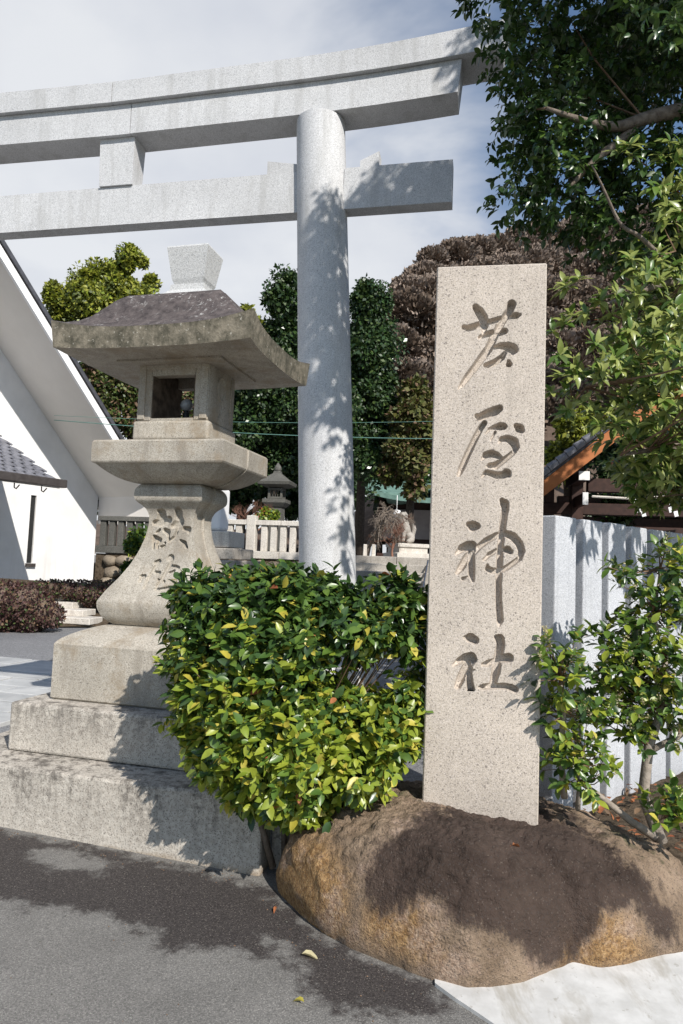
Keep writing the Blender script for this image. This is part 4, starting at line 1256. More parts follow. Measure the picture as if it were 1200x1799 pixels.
# ------------------------------------------------------------------ near trees on the right
def near_tree(name, label, base, branches, clusters, nl, twig, size, cols, probs, T, seed_axis, barkm='bark_pale', jit=.3, droop=.45, spread=.8, tmin=.25, fwd=0.0):
    root = empty(name, base, label, 'tree')
    for i, (pts, rad) in enumerate(branches):
        m = MB(); P = np.array(pts, float)
        if len(P) > 2:      # smooth by resampling
            t = np.linspace(0, len(P)-1, len(P)*4); k = np.arange(len(P))
            Q = np.stack([np.interp(t, k, P[:, j]) for j in range(3)], 1)
            for _ in range(4): Q[1:-1] = (Q[:-2]+2*Q[1:-1]+Q[2:])/4
            R_ = np.interp(t, k, rad)
        else: Q, R_ = P, rad
        m.tube(Q, R_, 10); m.build('trunk' if i == 0 else 'branch', M[barkm], root, smooth=True)
    bp = np.concatenate([np.array(p) for p, r in branches])
    C, A = clusters
    frm = sprigs(C, A, nl, twig, size, spread=spread, droop=droop, jit=jit, tmin=tmin, fwd=fwd)
    n = len(frm[0]); cls = rng.choice(len(cols), n, p=probs)
    plant_leaves(root, T, frm, cls, [L[c] for c in cols])
    m = MB()
    for i in rng.choice(len(C), min(len(C), 130), replace=False):
        k = np.argmin(np.linalg.norm(bp-C[i], axis=1)+rng.random(len(bp))*.3)
        mid = (bp[k]+C[i])/2+rng.normal(0, .06, 3)
        m.tube([bp[k], mid, C[i], C[i]+A[i]*twig], [.008, .006, .0035, .002], 4, cap=False)
    o = m.build('twigs', M['twig'], root); o['kind'] = 'stuff'
    return root
def scatter(blobs, dens):
    C = []; A = []
    for p, r, yd in blobs:
        n = max(3, int(dens*r*r*r**.0*100))
        u = norm(rng.normal(0, 1, (n, 3))); q = p+u*np.array([1, yd, 1])*(r*rng.random(n)**.45)[:, None]
        C.append(q); A.append(norm(u*np.array([1, .8, .6])+np.array([-.25, -.25, -.12])+rng.normal(0, .35, (n, 3))))
    return np.concatenate(C), np.concatenate(A)
def build_big_tree():
    Y = 5.2
    vis = [(835, 20, 36), (880, 30, 50), (940, 40, 60), (1010, 35, 70), (1090, 50, 80), (1170, 55, 70), (860, 90, 24), (870, 125, 34), (910, 140, 46), (905, 190, 34), (955, 110, 60),
           (960, 190, 60), (1020, 140, 60), (1080, 160, 50), (930, 240, 48), (895, 240, 30), (870, 225, 18), (985, 265, 65), (1050, 240, 55), (1120, 230, 60), (1180, 270, 50), (880, 290, 26), (925, 310, 48), (900, 355, 36), (868, 378, 18),
           (885, 400, 24), (985, 340, 60), (940, 375, 36), (1050, 330, 65), (1120, 320, 60), (1180, 360, 50), (1010, 400, 38), (1070, 400, 50), (1130, 410, 50), (1190, 420, 40), (1150, 130, 34), (1195, 180, 26), (1020, 435, 24), (1090, 445, 30)]
    B = [(at(x+(16 if x < 930 else 6), y-4, Y+.25*sin(i*2.1)), max(12, r-16)/F*Y, 1.8) for i, (x, y, r) in enumerate(vis)]
    # crown above and beyond the frame: it throws the dappled shade on the gate
    r_ = random.Random(3)
    def toward_sun(p, s): return np.asarray(p, float)+SUNV/cos(SUN_EL)*s
    for x, z, r in ((-.02, 5.05, .16), (-.30, 4.80, .13), (.06, 4.55, .22), (-.22, 4.35, .16), (.10, 4.05, .20), (-.34, 4.0, .12), (-.05, 3.72, .17), (.12, 3.45, .18), (-.28, 3.42, .12), (.02, 3.10, .13), (-.36, 3.12, .10), (.16, 2.85, .11), (.2, 2.2, .07), (.15, 1.9, .06)):
        B.append((toward_sun((-.13+x, 6.85, z), 3.45), r*1.22, 1.2))
    for x, z, r in ((.35, 5.3, .16), (.55, 5.5, .2), (.75, 5.25, .2), (.95, 5.5, .22), (1.05, 5.25, .2), (.6, 5.3, .15), (1.2, 6.55, .15)):
        B.append((toward_sun((-.13+x, 6.75, z), 3.5), r, 1.2))
    for i in range(26):
        x = r_.uniform(2.5, 4.6)
        B.append((np.array([x, r_.uniform(4.6, 6.6), r_.uniform(5.6, 8.4)]), r_.uniform(.3, .5), 1.2))
    for i in range(22):
        B.append((np.array([r_.uniform(2.15, 3.4), r_.uniform(3.6, 4.4), r_.uniform(5.5, 6.9)]), r_.uniform(.26, .4), 1.1))
    for i in range(8):
        B.append((np.array([r_.uniform(3.0, 4.6), r_.uniform(5.2, 6.6), r_.uniform(3.6, 5.4)]), r_.uniform(.3, .5), 1.2))
    C, A = scatter(B, 17.0)
    tr = np.array([3.9, 5.4, PZ-.1])
    br = [([tr, tr+[-.1, -.05, 1.5], tr+[.0, -.1, 3.0], tr+[-.2, -.2, 4.6], tr+[-.4, -.3, 7.0]], [.24, .2, .17, .13, .05]),
          ([tr+[.0, -.1, 3.2], at(1240, 192, 4.9), at(1190, 195, 4.85), at(1130, 208, 4.8), at(1085, 226, 4.75), at(1030, 215, 4.7), at(960, 190, 4.6)], [.09, .062, .056, .046, .036, .026, .012]),
          ([at(1120, 212, 4.82), at(1095, 245, 4.8), at(1050, 275, 4.75), at(1000, 330, 4.7)], [.04, .034, .026, .012]),
          ([tr+[-.1, -.15, 3.9], [2.9, 4.8, 5.6], [2.2, 4.4, 6.6], [1.8, 4.1, 7.2]], [.09, .06, .04, .02]),
          ([tr+[-.2, -.2, 4.4], [3.2, 5.0, 6.4], [2.8, 4.6, 7.6]], [.08, .05, .02])]
    near_tree('overhanging_tree', 'dark broadleaf tree with a curved pale bough hanging over the gate end at top right', tr, br, (C, A), 9, .16, .074,
              ['dark', 'ev2', 'mid'], [.76, .16, .08], LT_BROAD, None, barkm='bark', jit=.35, droop=.6)
build_big_tree()
def build_lit_tree():
    Y = 4.4
    vis = [(1010, 520, 34), (990, 590, 34), (1040, 560, 46), (1090, 520, 44), (1130, 480, 44), (1180, 500, 46), (1020, 640, 48), (985, 650, 26), (1080, 610, 54), (1140, 570, 50), (1190, 590, 44),
           (1000, 700, 36), (1050, 690, 56), (1110, 660, 56), (1170, 650, 54), (1020, 740, 40), (1080, 740, 50), (1140, 730, 55), (1190, 720, 44), (1100, 790, 48), (1150, 800, 52), (1060, 770, 28), (1195, 790, 36), (1110, 840, 30), (1150, 845, 24), (1085, 290, 20), (1150, 300, 38), (1185, 330, 42), (1130, 340, 30), (1190, 400, 40), (1165, 430, 36)]
    B = [(at(x+8, y-4, Y+.3*sin(i*1.7)), max(12, r-9)/F*Y, 1.5) for i, (x, y, r) in enumerate(vis)]
    r_ = random.Random(8)
    for i in range(14): B.append((np.array([r_.uniform(2.5, 3.8), r_.uniform(4.3, 6.2), r_.uniform(2.2, 4.2)]), r_.uniform(.3, .45), 1.2))
    for x, y, z, q in ((2.0, 3.05, 2.62, .13), (2.3, 3.32, 2.70, .17), (2.55, 3.55, 2.62, .19), (2.8, 3.8, 2.66, .2), (3.05, 4.0, 2.6, .2), (3.3, 4.2, 2.62, .2), (2.45, 3.4, 2.45, .12), (2.7, 3.7, 2.36, .16), (3.0, 3.95, 2.30, .18)):
        B.append((np.array([x, y, z]), q, 1.0))
    C, A = scatter(B, 5.6)
    A = norm(A*.8+np.array([.1, -.5, .6]))
    tr = np.array([3.2, 5.3, PZ-.1])
    br = [([tr, tr+[0, 0, 1.4], tr+[-.2, -.1, 2.6], tr+[-.3, -.2, 4.0]], [.13, .11, .08, .03]),
          ([tr+[-.1, -.05, 1.9], at(1230, 620, 4.7), at(1120, 640, 4.55), at(1030, 680, 4.45)], [.06, .04, .025, .01]),
          ([tr+[-.05, 0, 1.5], at(1220, 780, 4.7), at(1140, 790, 4.45), at(1090, 800, 4.4)], [.05, .035, .02, .008]),
          ([tr+[-.2, -.1, 2.6], at(1220, 480, 4.7), at(1130, 510, 4.55), at(1050, 540, 4.45)], [.05, .035, .02, .008]),
          ([at(1160, 450, 4.35), at(1120, 410, 4.3), at(1090, 400, 4.3), at(1060, 330, 4.25), at(1040, 290, 4.2)], [.016, .013, .011, .008, .004])]
    near_tree('glossy_leaved_tree', 'sunlit tree with long whorled light green leaves between carved pillar and wooden pavilion', tr, br, (C, A), 9, .085, .092,
              ['mid', 'ev2', 'olive', 'dead'], [.32, .10, .57, .01], LT_LONG, None, barkm='bark', jit=.22, droop=.25, spread=1.0, tmin=.7, fwd=.45)
build_lit_tree()

# ------------------------------------------------------------------ timber pavilion on the right
def build_pavilion():
    a, b = frame(8)
    C0 = at(1150, 960, 9.4); C0 = np.array([C0[0], C0[1], 0])
    root = empty('wooden_pavilion', C0+UP*PZ, 'dark timber pavilion with tiled gable roof and orange bargeboard behind the granite posts', 'pavilion')
    p0 = at(960, 868, 9.2); p1 = at(1045, 803, 9.2)
    def T(x, y, z): return C0+a*x+b*y+UP*z
    x0 = (p0-C0) @ a; x1 = (p1-C0) @ a
    sl = (p1[2]-p0[2])/(x1-x0)
    xe = x0-.45; ze = p0[2]-sl*.45; xr = 1.0
    zr = ze+sl*(xr-xe)
    fy = -.45; by = 3.6
    def lin(x): return ze+sl*(x-xe) if x <= xr else zr-sl*(x-xr)
    def slab(name, xa, xb, ya, yb, dz0, dz1, mat, parent=root):
        V = [T(x, y, lin(x)+dz) for dz in (dz0, dz1) for x, y in ((xa, ya), (xb, ya), (xb, yb), (xa, yb))]
        return mk(name, V, [(3, 2, 1, 0), (4, 5, 6, 7), (0, 1, 5, 4), (1, 2, 6, 5), (2, 3, 7, 6), (3, 0, 4, 7)], mat, parent)
    for xa, xb in ((xe, xr-.002), (2*xr-xe, xr+.002)):
        slab('bargeboard', xa, xb, fy, fy+.06, .0, .22, M['orange_wood'])
        r = slab('roof', xa, xb, fy-.02, by, .225, .30, M['slate'])
        m = MB(); k = 26
        for i in range(k):
            xa_, xb_ = xa+(xb-xa)*i/k, xa+(xb-xa)*(i+1)/k
            for j in range(9):
                y = fy-.06+j*.45
                m.tube([T(xa_, y, lin(xa_)+.34), T(xb_, y, lin(xb_)+.325)], [.06, .05], 6)
        m.build('roof_tiles', M['tile'], r, kind='stuff')
        slab('ceiling_boards', xa, xb, fy+.08, by-.1, .10, .20, M['dark_wood'])
    for y in (.5, 3.0):
        for x in (-.95, 2.95):
            v, f = box(T(x, y, (PZ+lin(x))/2+.03), (.17, .17, lin(x)-PZ+.02), (a, b), .01, 1); mk('post', v, f, M['dark_wood'], root)
        for z, h, yo in ((2.43, .17, 0), (2.12, .14, .0), (2.78, .2, .0)):
            v, f = box(T(1.0, y+yo, z), (5.0 if z < 2.6 else 3.6, .14, h), (a, b), .008, 1); o = mk('beam', v, f, M['dark_wood'], root)
    for px, py, w, h in ((1026, 836, .145, .125), (1028, 876, .075, .17)):
        p = at(px, py, 9.35); v, f = box(p+b*.5, (w*.92, 1.0, h*.92), (a, b), .004, 1); o = mk('beam', v, f, M['dark_wood'], root)
        v, f = box(p-b*.012, (w, .02, h), (a, b), .003, 1); mk('white_end_cap', v, f, M['white_paint'], root)
    for i in range(9):
        x = xe+.35+i*.33
        v, f = box(T(x, 1.6, lin(x)+.05), (.06, 3.6, .08), (a, b), .004, 1); mk('rafter', v, f, M['dark_wood'], root)
    # straw rope with folded paper streamers
    m = MB()
    rp = [at(x, y, 9.3) for x, y in ((1040, 872), (1110, 876), (1180, 872), (1250, 876))]
    m.tube(rp, .018, 6); o = m.build('straw_rope', M['pale_stone'])
    tag(o, 'thin straw rope strung below the pavilion beam', 'rope')
    for px in (1121, 1178):
        m = MB(); p = at(px, 876, 9.25)
        for k in range(4):
            c = p+a*(.028*k-.03+(.02 if k % 2 else -.02))-UP*(.04+.055*k)
            m.box(c, (.055, .004, .075), (norm(a+UP*.25), b, norm(UP-a*.25)), 0)
        o = m.build('paper_streamer', M['paper'])
        tag(o, 'zigzag white paper streamer on the pavilion rope, ' + ('closer to the white beam ends' if px < 1150 else 'nearest the right edge'), 'paper streamer', 'paper streamers on the pavilion rope')
build_pavilion()

# ------------------------------------------------------------------ middle distance
def build_balustrade():
    a, b = frame(9)
    C0 = at(450, 968, 13.6); C0 = np.array([C0[0], C0[1], 0])
    def T(x, y, z): return C0+a*x+b*y+UP*z
    zb = at(450, 968, 13.6)[2]; zt = at(450, 913, 13.6)[2]
    xL, xR = -3.46, 1.55
    # fieldstone retaining wall: each stone a piece
    root = empty('stone_wall', T(-1, .2, PZ), 'low retaining wall of brown fieldstones below the balustrade', 'wall')
    v, f = box(T((xL+xR)/2, .45, (PZ+zb-.16)/2), (xR-xL, .7, zb-.16-PZ), (a, b)); mk('wall_core', v, f, M['soil'], root)
    r = random.Random(6)
    src = []
    for k in range(4):
        bm = bmesh.new(); bmesh.ops.create_icosphere(bm, subdivisions=2, radius=.5)
        for vv in bm.verts:
            c = vv.co; s = max(abs(c.x), abs(c.z))/.5
            c.x *= 1.12; c.z *= 1.12
            q = Vector((fbm(np.array(c)*2+k*9, 2), fbm(np.array(c)*2+k*5+3, 2), fbm(np.array(c)*2+k*7+6, 2)))*.10
            vv.co = c+q
        V = np.array([vv.co[:] for vv in bm.verts]); Fc = [tuple(x.index for x in ff.verts) for ff in bm.faces]; bm.free(); src.append((V, Fc))
    z = PZ; prot = [None]*4
    while z < zb-.20:
        h = r.uniform(.20, .30)
        if z+h > zb-.14: h = zb-.15-z
        x = xL+r.uniform(0, .2)
        while x < xR-.1:
            w = r.uniform(.24, .46); kk = r.randrange(4); V, Fc = src[kk]
            c = T(x+w/2, .12+r.uniform(-.02, .03), z+h/2)
            if prot[kk] is None:
                o = mk('stone', V+c, Fc, M['rubble'], root, smooth=True, origin=c); prot[kk] = o
            else: o = inst('stone', prot[kk], c, root)
            o.rotation_euler = (0, 0, -radians(9)); o.scale = (w*1.02, .34, h*1.04)
            x += w
        z += h
    # balustrade
    root = empty('stone_balustrade', T(-1, .2, zb-.15), 'pale weathered stone balustrade with square balusters behind the lantern', 'balustrade')
    for z0, z1, d in ((zb-.15, zb, .30), (zt-.10, zt, .20)):
        for x0, x1 in ((xL, -2.1), (-2.1, -.75), (-.75, .45), (.45, xR)):
            v, f = box(T((x0+x1)/2, .2, (z0+z1)/2), (x1-x0-.008, d, z1-z0), (a, b), .008, 1); mk('rail', v, f, M['moss_shade' if x1 < -2 else 'pale_stone'], root)
    xg = (at(437, 940, 13.6)-C0) @ a
    x = xg
    i = 0
    pers = .196
    xs = [xg+(k+.35*np.sign(k))*pers for k in range(-22, 9) if k != 0]
    for x in xs:
        if x < xL+.05 or x > xR-.1: continue
        v, f = box(T(x, .2, (zb+zt-.10)/2), (.125, .125, zt-.10-zb-.002), (a, b), .008, 1); mk('baluster', v, f, M['moss_shade' if x < -2.1 else 'pale_stone'], root)  # left end painted darker for its shade as well as moss
    for x in (xg,):
        v, f = box(T(x, .2, (zb+zt+.08)/2), (.19, .225, zt+.10-zb), (a, b), .012, 1); mk('end_post', v, f, M['pale_stone'], root)
    # upper terrace behind
    V = [T(xL, .5, zb-.08), T(1.56, .5, zb-.08), T(1.56, 1.3, zb-.08), T(30, 1.3, zb-.08), T(30, 22, zb-.08), T(xL, 22, zb-.08)]
    n = len(V)
    o = mk('upper_terrace', V+[q-UP*1.5 for q in V], [tuple(range(n))]+[(i, i+n, (i+1) % n+n, (i+1) % n) for i in range(n)], M['gravel']); tag(o, kind='structure')
    return T, zb
TB, ZTER = build_balustrade()

def build_stairs():
    a, b = frame(6)
    top = at(690, 978, 14.0)
    p = np.array([top[0], top[1], 0])
    root = empty('stone_stairs', p-b*3+UP*PZ, 'wide flight of grey stone stairs rising to the shrine right of the gate column', 'stairs')
    n = 9; rise = (top[2]-PZ)/n; run = .34
    r = random.Random(2)
    for k in range(n):
        z1 = top[2]-k*rise; y = -k*run
        x = -1.15
        while x < 2.6:
            w = r.uniform(.75, 1.25); x2 = min(2.6, x+w)
            v, f = box(p+a*(x+x2)/2+b*(y+.45)+UP*(z1-.5*rise-.25), (x2-x-.008, .9, rise+.5), (a, b), .012, 1)
            v[:, 2] = np.maximum(v[:, 2], PZ-.05)
            mk('step_stone', v, f, M['old_stone'], root)
            x = x2
    # tubular hand rail
    m = MB()
    q0 = at(752, 985, 13.8); q1 = at(738, 1060, 11.9)
    m.tube([q0+UP*.0, q1, q1-UP*.5], .02, 8)
    m.tube([(q0+q1)/2, (q0+q1)/2-UP*.7], .018, 8)
    o = m.build('hand_rail', M['steel']); tag(o, 'slanting steel hand rail on the shrine stairs next to the carved pillar', 'hand rail')
build_stairs()

def build_shrine():
    a, b = frame(6)
    zt = ZTER-.08
    C0 = at(745, 980, 25.); C0 = np.array([C0[0], C0[1], 0])
    def T(x, y, z): return C0+a*x+b*y+UP*z
    root = empty('shrine_hall', C0+UP*zt, 'distant shrine hall with curved green copper roof and dark timber walls', 'building')
    v, f = box(T(.9, 2.6, zt+1.15), (4.6, 4.2, 2.3), (a, b)); mk('wall', v, f, M['dark_wood'], root)
    for i in range(5):
        v, f = box(T(-1.15+i*1.02, .46, zt+1.45), (.88, .06, 1.1), (a, b), .01, 1); mk('wall_panel', v, f, M['panel'], root)
        v, f = box(T(-1.66+i*1.02, .30, zt+1.3), (.13, .13, 2.6), (a, b), .01, 1); mk('pillar', v, f, M['dark_wood'], root)
    v, f = box(T(.9, -.1, zt+.16), (5.2, 1.4, .32), (a, b), .02, 1); mk('porch_floor', v, f, M['dark_wood'], root)
    v, f = box(T(.8, -.95, zt+.10), (5.0, .3, .2), (a, b), .02, 1); mk('porch_step', v, f, M['pale_stone'], root)
    # sweeping roof
    n, k = 22, 14
    us = np.linspace(-1, 1, n); ts = np.linspace(0, 1, k)
    for s in (1, -1):
        V = []
        for u in us:
            for t in ts:
                z = zt+2.2+1.35*t**1.4+.40*abs(u)**3*(1-t)
                y = 2.6-s*(4.4*(1-t)+.2)
                V.append(T(.75+u*3.1*(1-.12*t), y, z))
        V = np.array(V)
        V2 = V.copy(); V2[:, 2] -= .16
        m = MB(); m.add(V, [tuple(q) for q in gridf(n, k, flip=(s < 0))]); m.add(V2, [tuple(q) for q in gridf(n, k, flip=(s > 0))])
        e = np.arange(n)*k; m.add(np.concatenate([V[e], V2[e]]), [(i, i+1, i+1+n, i+n) for i in range(n-1)])
        m.build('roof', M['copper'], root, smooth=False)
    v, f = box(T(.75, 2.6, zt+3.62), (5.6, .5, .34), (a, b), .04, 2); mk('roof_ridge', v, f, M['copper'], root)
    # porch gable in front
    n = 15; us = np.linspace(-1, 1, n); V = []
    for y in (-1.9, 1.2):
        for u in us: V.append(T(.6+u*2.0, y, zt+2.15+.8*(1-abs(u))**1.3+.25*abs(u)**4))
    V = np.array(V); V2 = V-UP*.18
    m = MB(); m.add(V, [(i, i+1, i+1+n, i+n) for i in range(n-1)]); m.add(V2, [(i+n, i+1+n, i+1, i) for i in range(n-1)])
    m.add(np.concatenate([V[:n], V2[:n]]), [(i+n, i+1+n, i+1, i) for i in range(n-1)]); m.build('porch_roof', M['copper'], root)
    # hanging lamp
    p = at(697, 902, 22.5); v, f = lathe([(.03, .12), (.13, .09), (.12, -.05), (.08, -.12), (.02, -.14)], p, 12); m = MB(); m.add(v, f); m.tube([p+UP*.1, p+UP*.6], .012, 5)
    o = m.build('hanging_lantern', M['white_paint'], smooth=True); tag(o, 'small white lantern hanging under the shrine porch', 'lantern')
build_shrine()

def build_guardian():
    a, b = frame(-20)
    zt = ZTER-.08
    p = at(716, 960, 16.0)
    base = np.array([p[0], p[1], zt])
    root = empty('guardian_statue', base, 'small seated stone guardian dog on a pale pedestal in front of the shrine', 'statue')
    v, f = loft([(.44, .40, zt), (.44, .40, zt+.18), (.36, .32, zt+.20), (.36, .32, p[2]-.04), (.40, .36, p[2]-.02), (.40, .36, p[2]+.06)], (a, b), np.array([base[0], base[1], 0]))
    mk('pedestal', v, f, M['pale_stone'], root)
    me = bpy.data.meshes.new('body'); 
    nodes = [((.0, 0, .16), .17), ((.05, 0, .34), .15), ((.12, 0, .52), .145), ((.16, 0, .66), .12), ((.20, 0, .80), .15), ((.33, 0, .78), .085),
             ((.17, .10, .30), .06), ((.20, .11, .06), .05), ((.17, -.10, .30), .06), ((.20, -.11, .06), .05), ((-.05, .15, .12), .10), ((.12, .17, .06), .05), ((-.05, -.15, .12), .10), ((.12, -.17, .06), .05),
             ((-.16, 0, .26), .06), ((-.20, 0, .48), .08), ((-.15, 0, .62), .03), ((.18, .10, .92), .04), ((.18, -.10, .92), .04)]
    ed = [(0, 1), (1, 2), (2, 3), (3, 4), (4, 5), (2, 6), (6, 7), (2, 8), (8, 9), (0, 10), (10, 11), (0, 12), (12, 13), (0, 14), (14, 15), (15, 16), (4, 17), (4, 18)]
    sc = .80
    me.from_pydata([(q[0]*sc, q[1]*sc, q[2]*sc) for q, r in nodes], ed, [])
    o = bpy.data.objects.new('tmp_body', me); COL.objects.link(o)
    o.modifiers.new('s', 'SKIN'); 
    for i, (q, r) in enumerate(nodes): me.skin_vertices[0].data[i].radius = (r*sc, r*sc)
    me.skin_vertices[0].data[0].use_root = True
    sub = o.modifiers.new('d', 'SUBSURF'); sub.levels = 2
    dg = bpy.context.evaluated_depsgraph_get(); ev = o.evaluated_get(dg); m2 = bpy.data.meshes.new_from_object(ev)
    bpy.data.objects.remove(o)
    m2.materials.clear(); m2.materials.append(M['old_stone'])
    o = bpy.data.objects.new('body', m2); COL.objects.link(o); o.parent = root
    o.location = (0, 0, p[2]+.05-zt); o.rotation_euler = (0, 0, radians(200))
    m2.polygons.foreach_set('use_smooth', np.ones(len(m2.polygons), bool))
    m = MB()                       # curly mane bosses
    for k in range(10):
        t = k*2*pi/10; c = np.array([.12*sc, .15*sc*cos(t), .76*sc+.15*sc*sin(t)])
        R = np.array([[cos(radians(200)), -sin(radians(200)), 0], [sin(radians(200)), cos(radians(200)), 0], [0, 0, 1]])
        v, f = lathe([(.001, -.04), (.04, 0), (.001, .04)], base+np.array([0, 0, p[2]+.05-zt])+R @ c, 8); m.add(v, f)
    m.build('mane', M['old_stone'], root, smooth=True)
build_guardian()

def build_old_lantern():
    a, b = frame(10)
    p = at(484, 920, 15.5); c = np.array([p[0], p[1], 0]); z = lambda y: at(484, y, 15.5)[2]
    zt = ZTER-.08
    root = empty('old_stone_lantern', c+UP*zt, 'small shaded grey stone lantern standing behind the balustrade', 'stone lantern')
    s = 15.5/F*.74
    v, f = loft([(19*s, 17*s, zt), (17*s, 15*s, z(892)), (15*s, 14*s, z(891))], (a, b), c); mk('shaft', v, f, M['moss_shade'], root)  # the lantern's shade is put into its dark stone colour
    v, f = loft([(20*s, 18*s, z(891)), (28*s, 25*s, z(884)), (28*s, 25*s, z(878)), (20*s, 18*s, z(877))], (a, b), c); mk('platform', v, f, M['moss_shade'], root)
    m = MB()
    for sx in (-1, 1):
        for sy in (-1, 1): m.box(c+a*sx*15*s+b*sy*13*s+UP*(z(877)+z(858))/2, (5*s, 5*s, z(858)-z(877)), (a, b))
    m.box(c+UP*(z(860)), (36*s, 32*s, 4*s), (a, b)); m.box(c+UP*(z(875)), (36*s, 32*s, 4*s), (a, b))
    for sx in (-1, 0, 1): m.box(c+a*sx*6*s-b*13*s+UP*(z(877)+z(858))/2, (1.2*s, 1.2*s, z(858)-z(877)), (a, b))
    m.build('fire_box', M['moss_shade'], root)
    prof = [(20*s, 18*s, z(857)), (38*s, 34*s, z(853)), (40*s, 36*s, z(848)), (26*s, 22*s, z(842)), (13*s, 11*s, z(834)), (9*s, 8*s, z(832)), (8*s, 7*s, z(828))]
    v, f = loft(prof, (a, b), c); mk('roof', v, f, M['moss_shade'], root)
    v, f = lathe([(7*s, z(829)), (9*s, z(825)), (8*s, z(820)), (1*s, z(813))], c, 12); mk('finial', v, f, M['moss_shade'], root, smooth=True)
    # white block on a stepped plinth, half hidden by the big lantern
    Y = 12.0; a, b = frame(12)
    q = at(372, 960, Y); c = np.array([q[0], q[1], 0]); z = lambda y: at(380, y, Y)[2]
    root = empty('stone_plinth', c+UP*PZ, 'stepped stone plinth with a smooth white block on top behind the lantern shaft', 'plinth')
    s = Y/F
    for hw, y0, y1, mat in ((92, 1085, 1040, 'old_stone'), (84, 1040, 1003, 'old_stone'), (72, 1002, 983, 'old_stone'), (60, 982, 963, 'old_stone'), (46, 962, 934, 'pale_stone')):
        zz0 = PZ-.05 if y0 == 1085 else z(y0)
        v, f = box(c+UP*(zz0+z(y1))/2, (hw*2*s, hw*1.7*s, z(y1)-zz0-.003), (a, b), .015, 2); mk('plinth_step', v, f, M[mat], root)
    v, f = box(c+UP*(z(933)+z(858))/2-a*.03, (50*s, 44*s, z(858)-z(933)), (a, b), .06, 4); mk('block', v, f, M['white_paint'], root, smooth=False)
build_old_lantern()

def build_small_things():
    # two little marker posts at the head of the stairs
    for i, px in enumerate((641, 656)):
        p = at(px, 976, 14.6); v, f = box(p+UP*.09, (.085, .085, .30), None, .01, 1, taper=.9)
        o = mk('marker_post', v, f, M['pale_stone'], origin=p); tag(o, 'short pale stone marker post at the stair head, ' + ('closer to the gate column' if i == 0 else 'closer to the carved pillar'), 'marker post', 'marker posts at the stair head')
    # cables across the wood
    for (x0, y0, x1, y1, lab) in ((395, 750, 830, 770, 'pale green cable stretched behind the gate column'), (395, 742, 830, 735, 'thin upper green cable crossing the dark trees')):
        A_, B_ = at(x0-300, y0-12, 13.), at(x1+60, y1+2, 13.); t = np.linspace(0, 1, 14)[:, None]; P = A_+(B_-A_)*t; P[:, 2] -= .10*np.sin(t[:, 0]*pi)
        m = MB(); m.tube(P, .008 if y0 > 745 else .004, 5); o = m.build('cable', M['cable'], smooth=True); tag(o, lab, 'cable')
    # white notice behind the bush, standing by the column foot
    p = at(566, 1170, 6.1); m = MB(); m.box(p, (.22, .12, .22), frame(10), .015, 2); m.box(p-UP*.2, (.36, .22, .18), frame(10), .02, 2)
    o = m.build('notice_block', M['white_paint']); tag(o, 'low white notice block half hidden behind the clipped bush', 'notice')
    # fallen leaves on the street
    for px, py, r, c, lab in ((546, 1681, .045, 'flower', 'pale curled leaf lying on the wet asphalt'), (524, 1760, .03, 'yellow', 'small yellowed leaf on the dry asphalt near the bottom edge'), (483, 1600, .022, 'dead', 'tiny orange leaf on the asphalt by the boulder corner'),
                              (905, 1487, .04, 'dead', 'curled brown leaf lying on the dark top of the boulder')):
        q = hit(px, py, (0, 0, .006), (GSL, 0, 1)) if px != 905 else at(905, 1487, 2.83)
        V0, F0 = leaf_template(.4, .5, .35); th = rng.random()*6
        R = np.array([[cos(th), -sin(th), 0], [sin(th), cos(th), 0], [0, 0, 1]])
        o = mk('fallen_leaf', (V0-[0, .5, 0])*r*1.6 @ R.T+q+UP*.008, F0, L[c], smooth=True, origin=q); tag(o, lab, 'leaf', 'fallen leaves')
build_small_things()
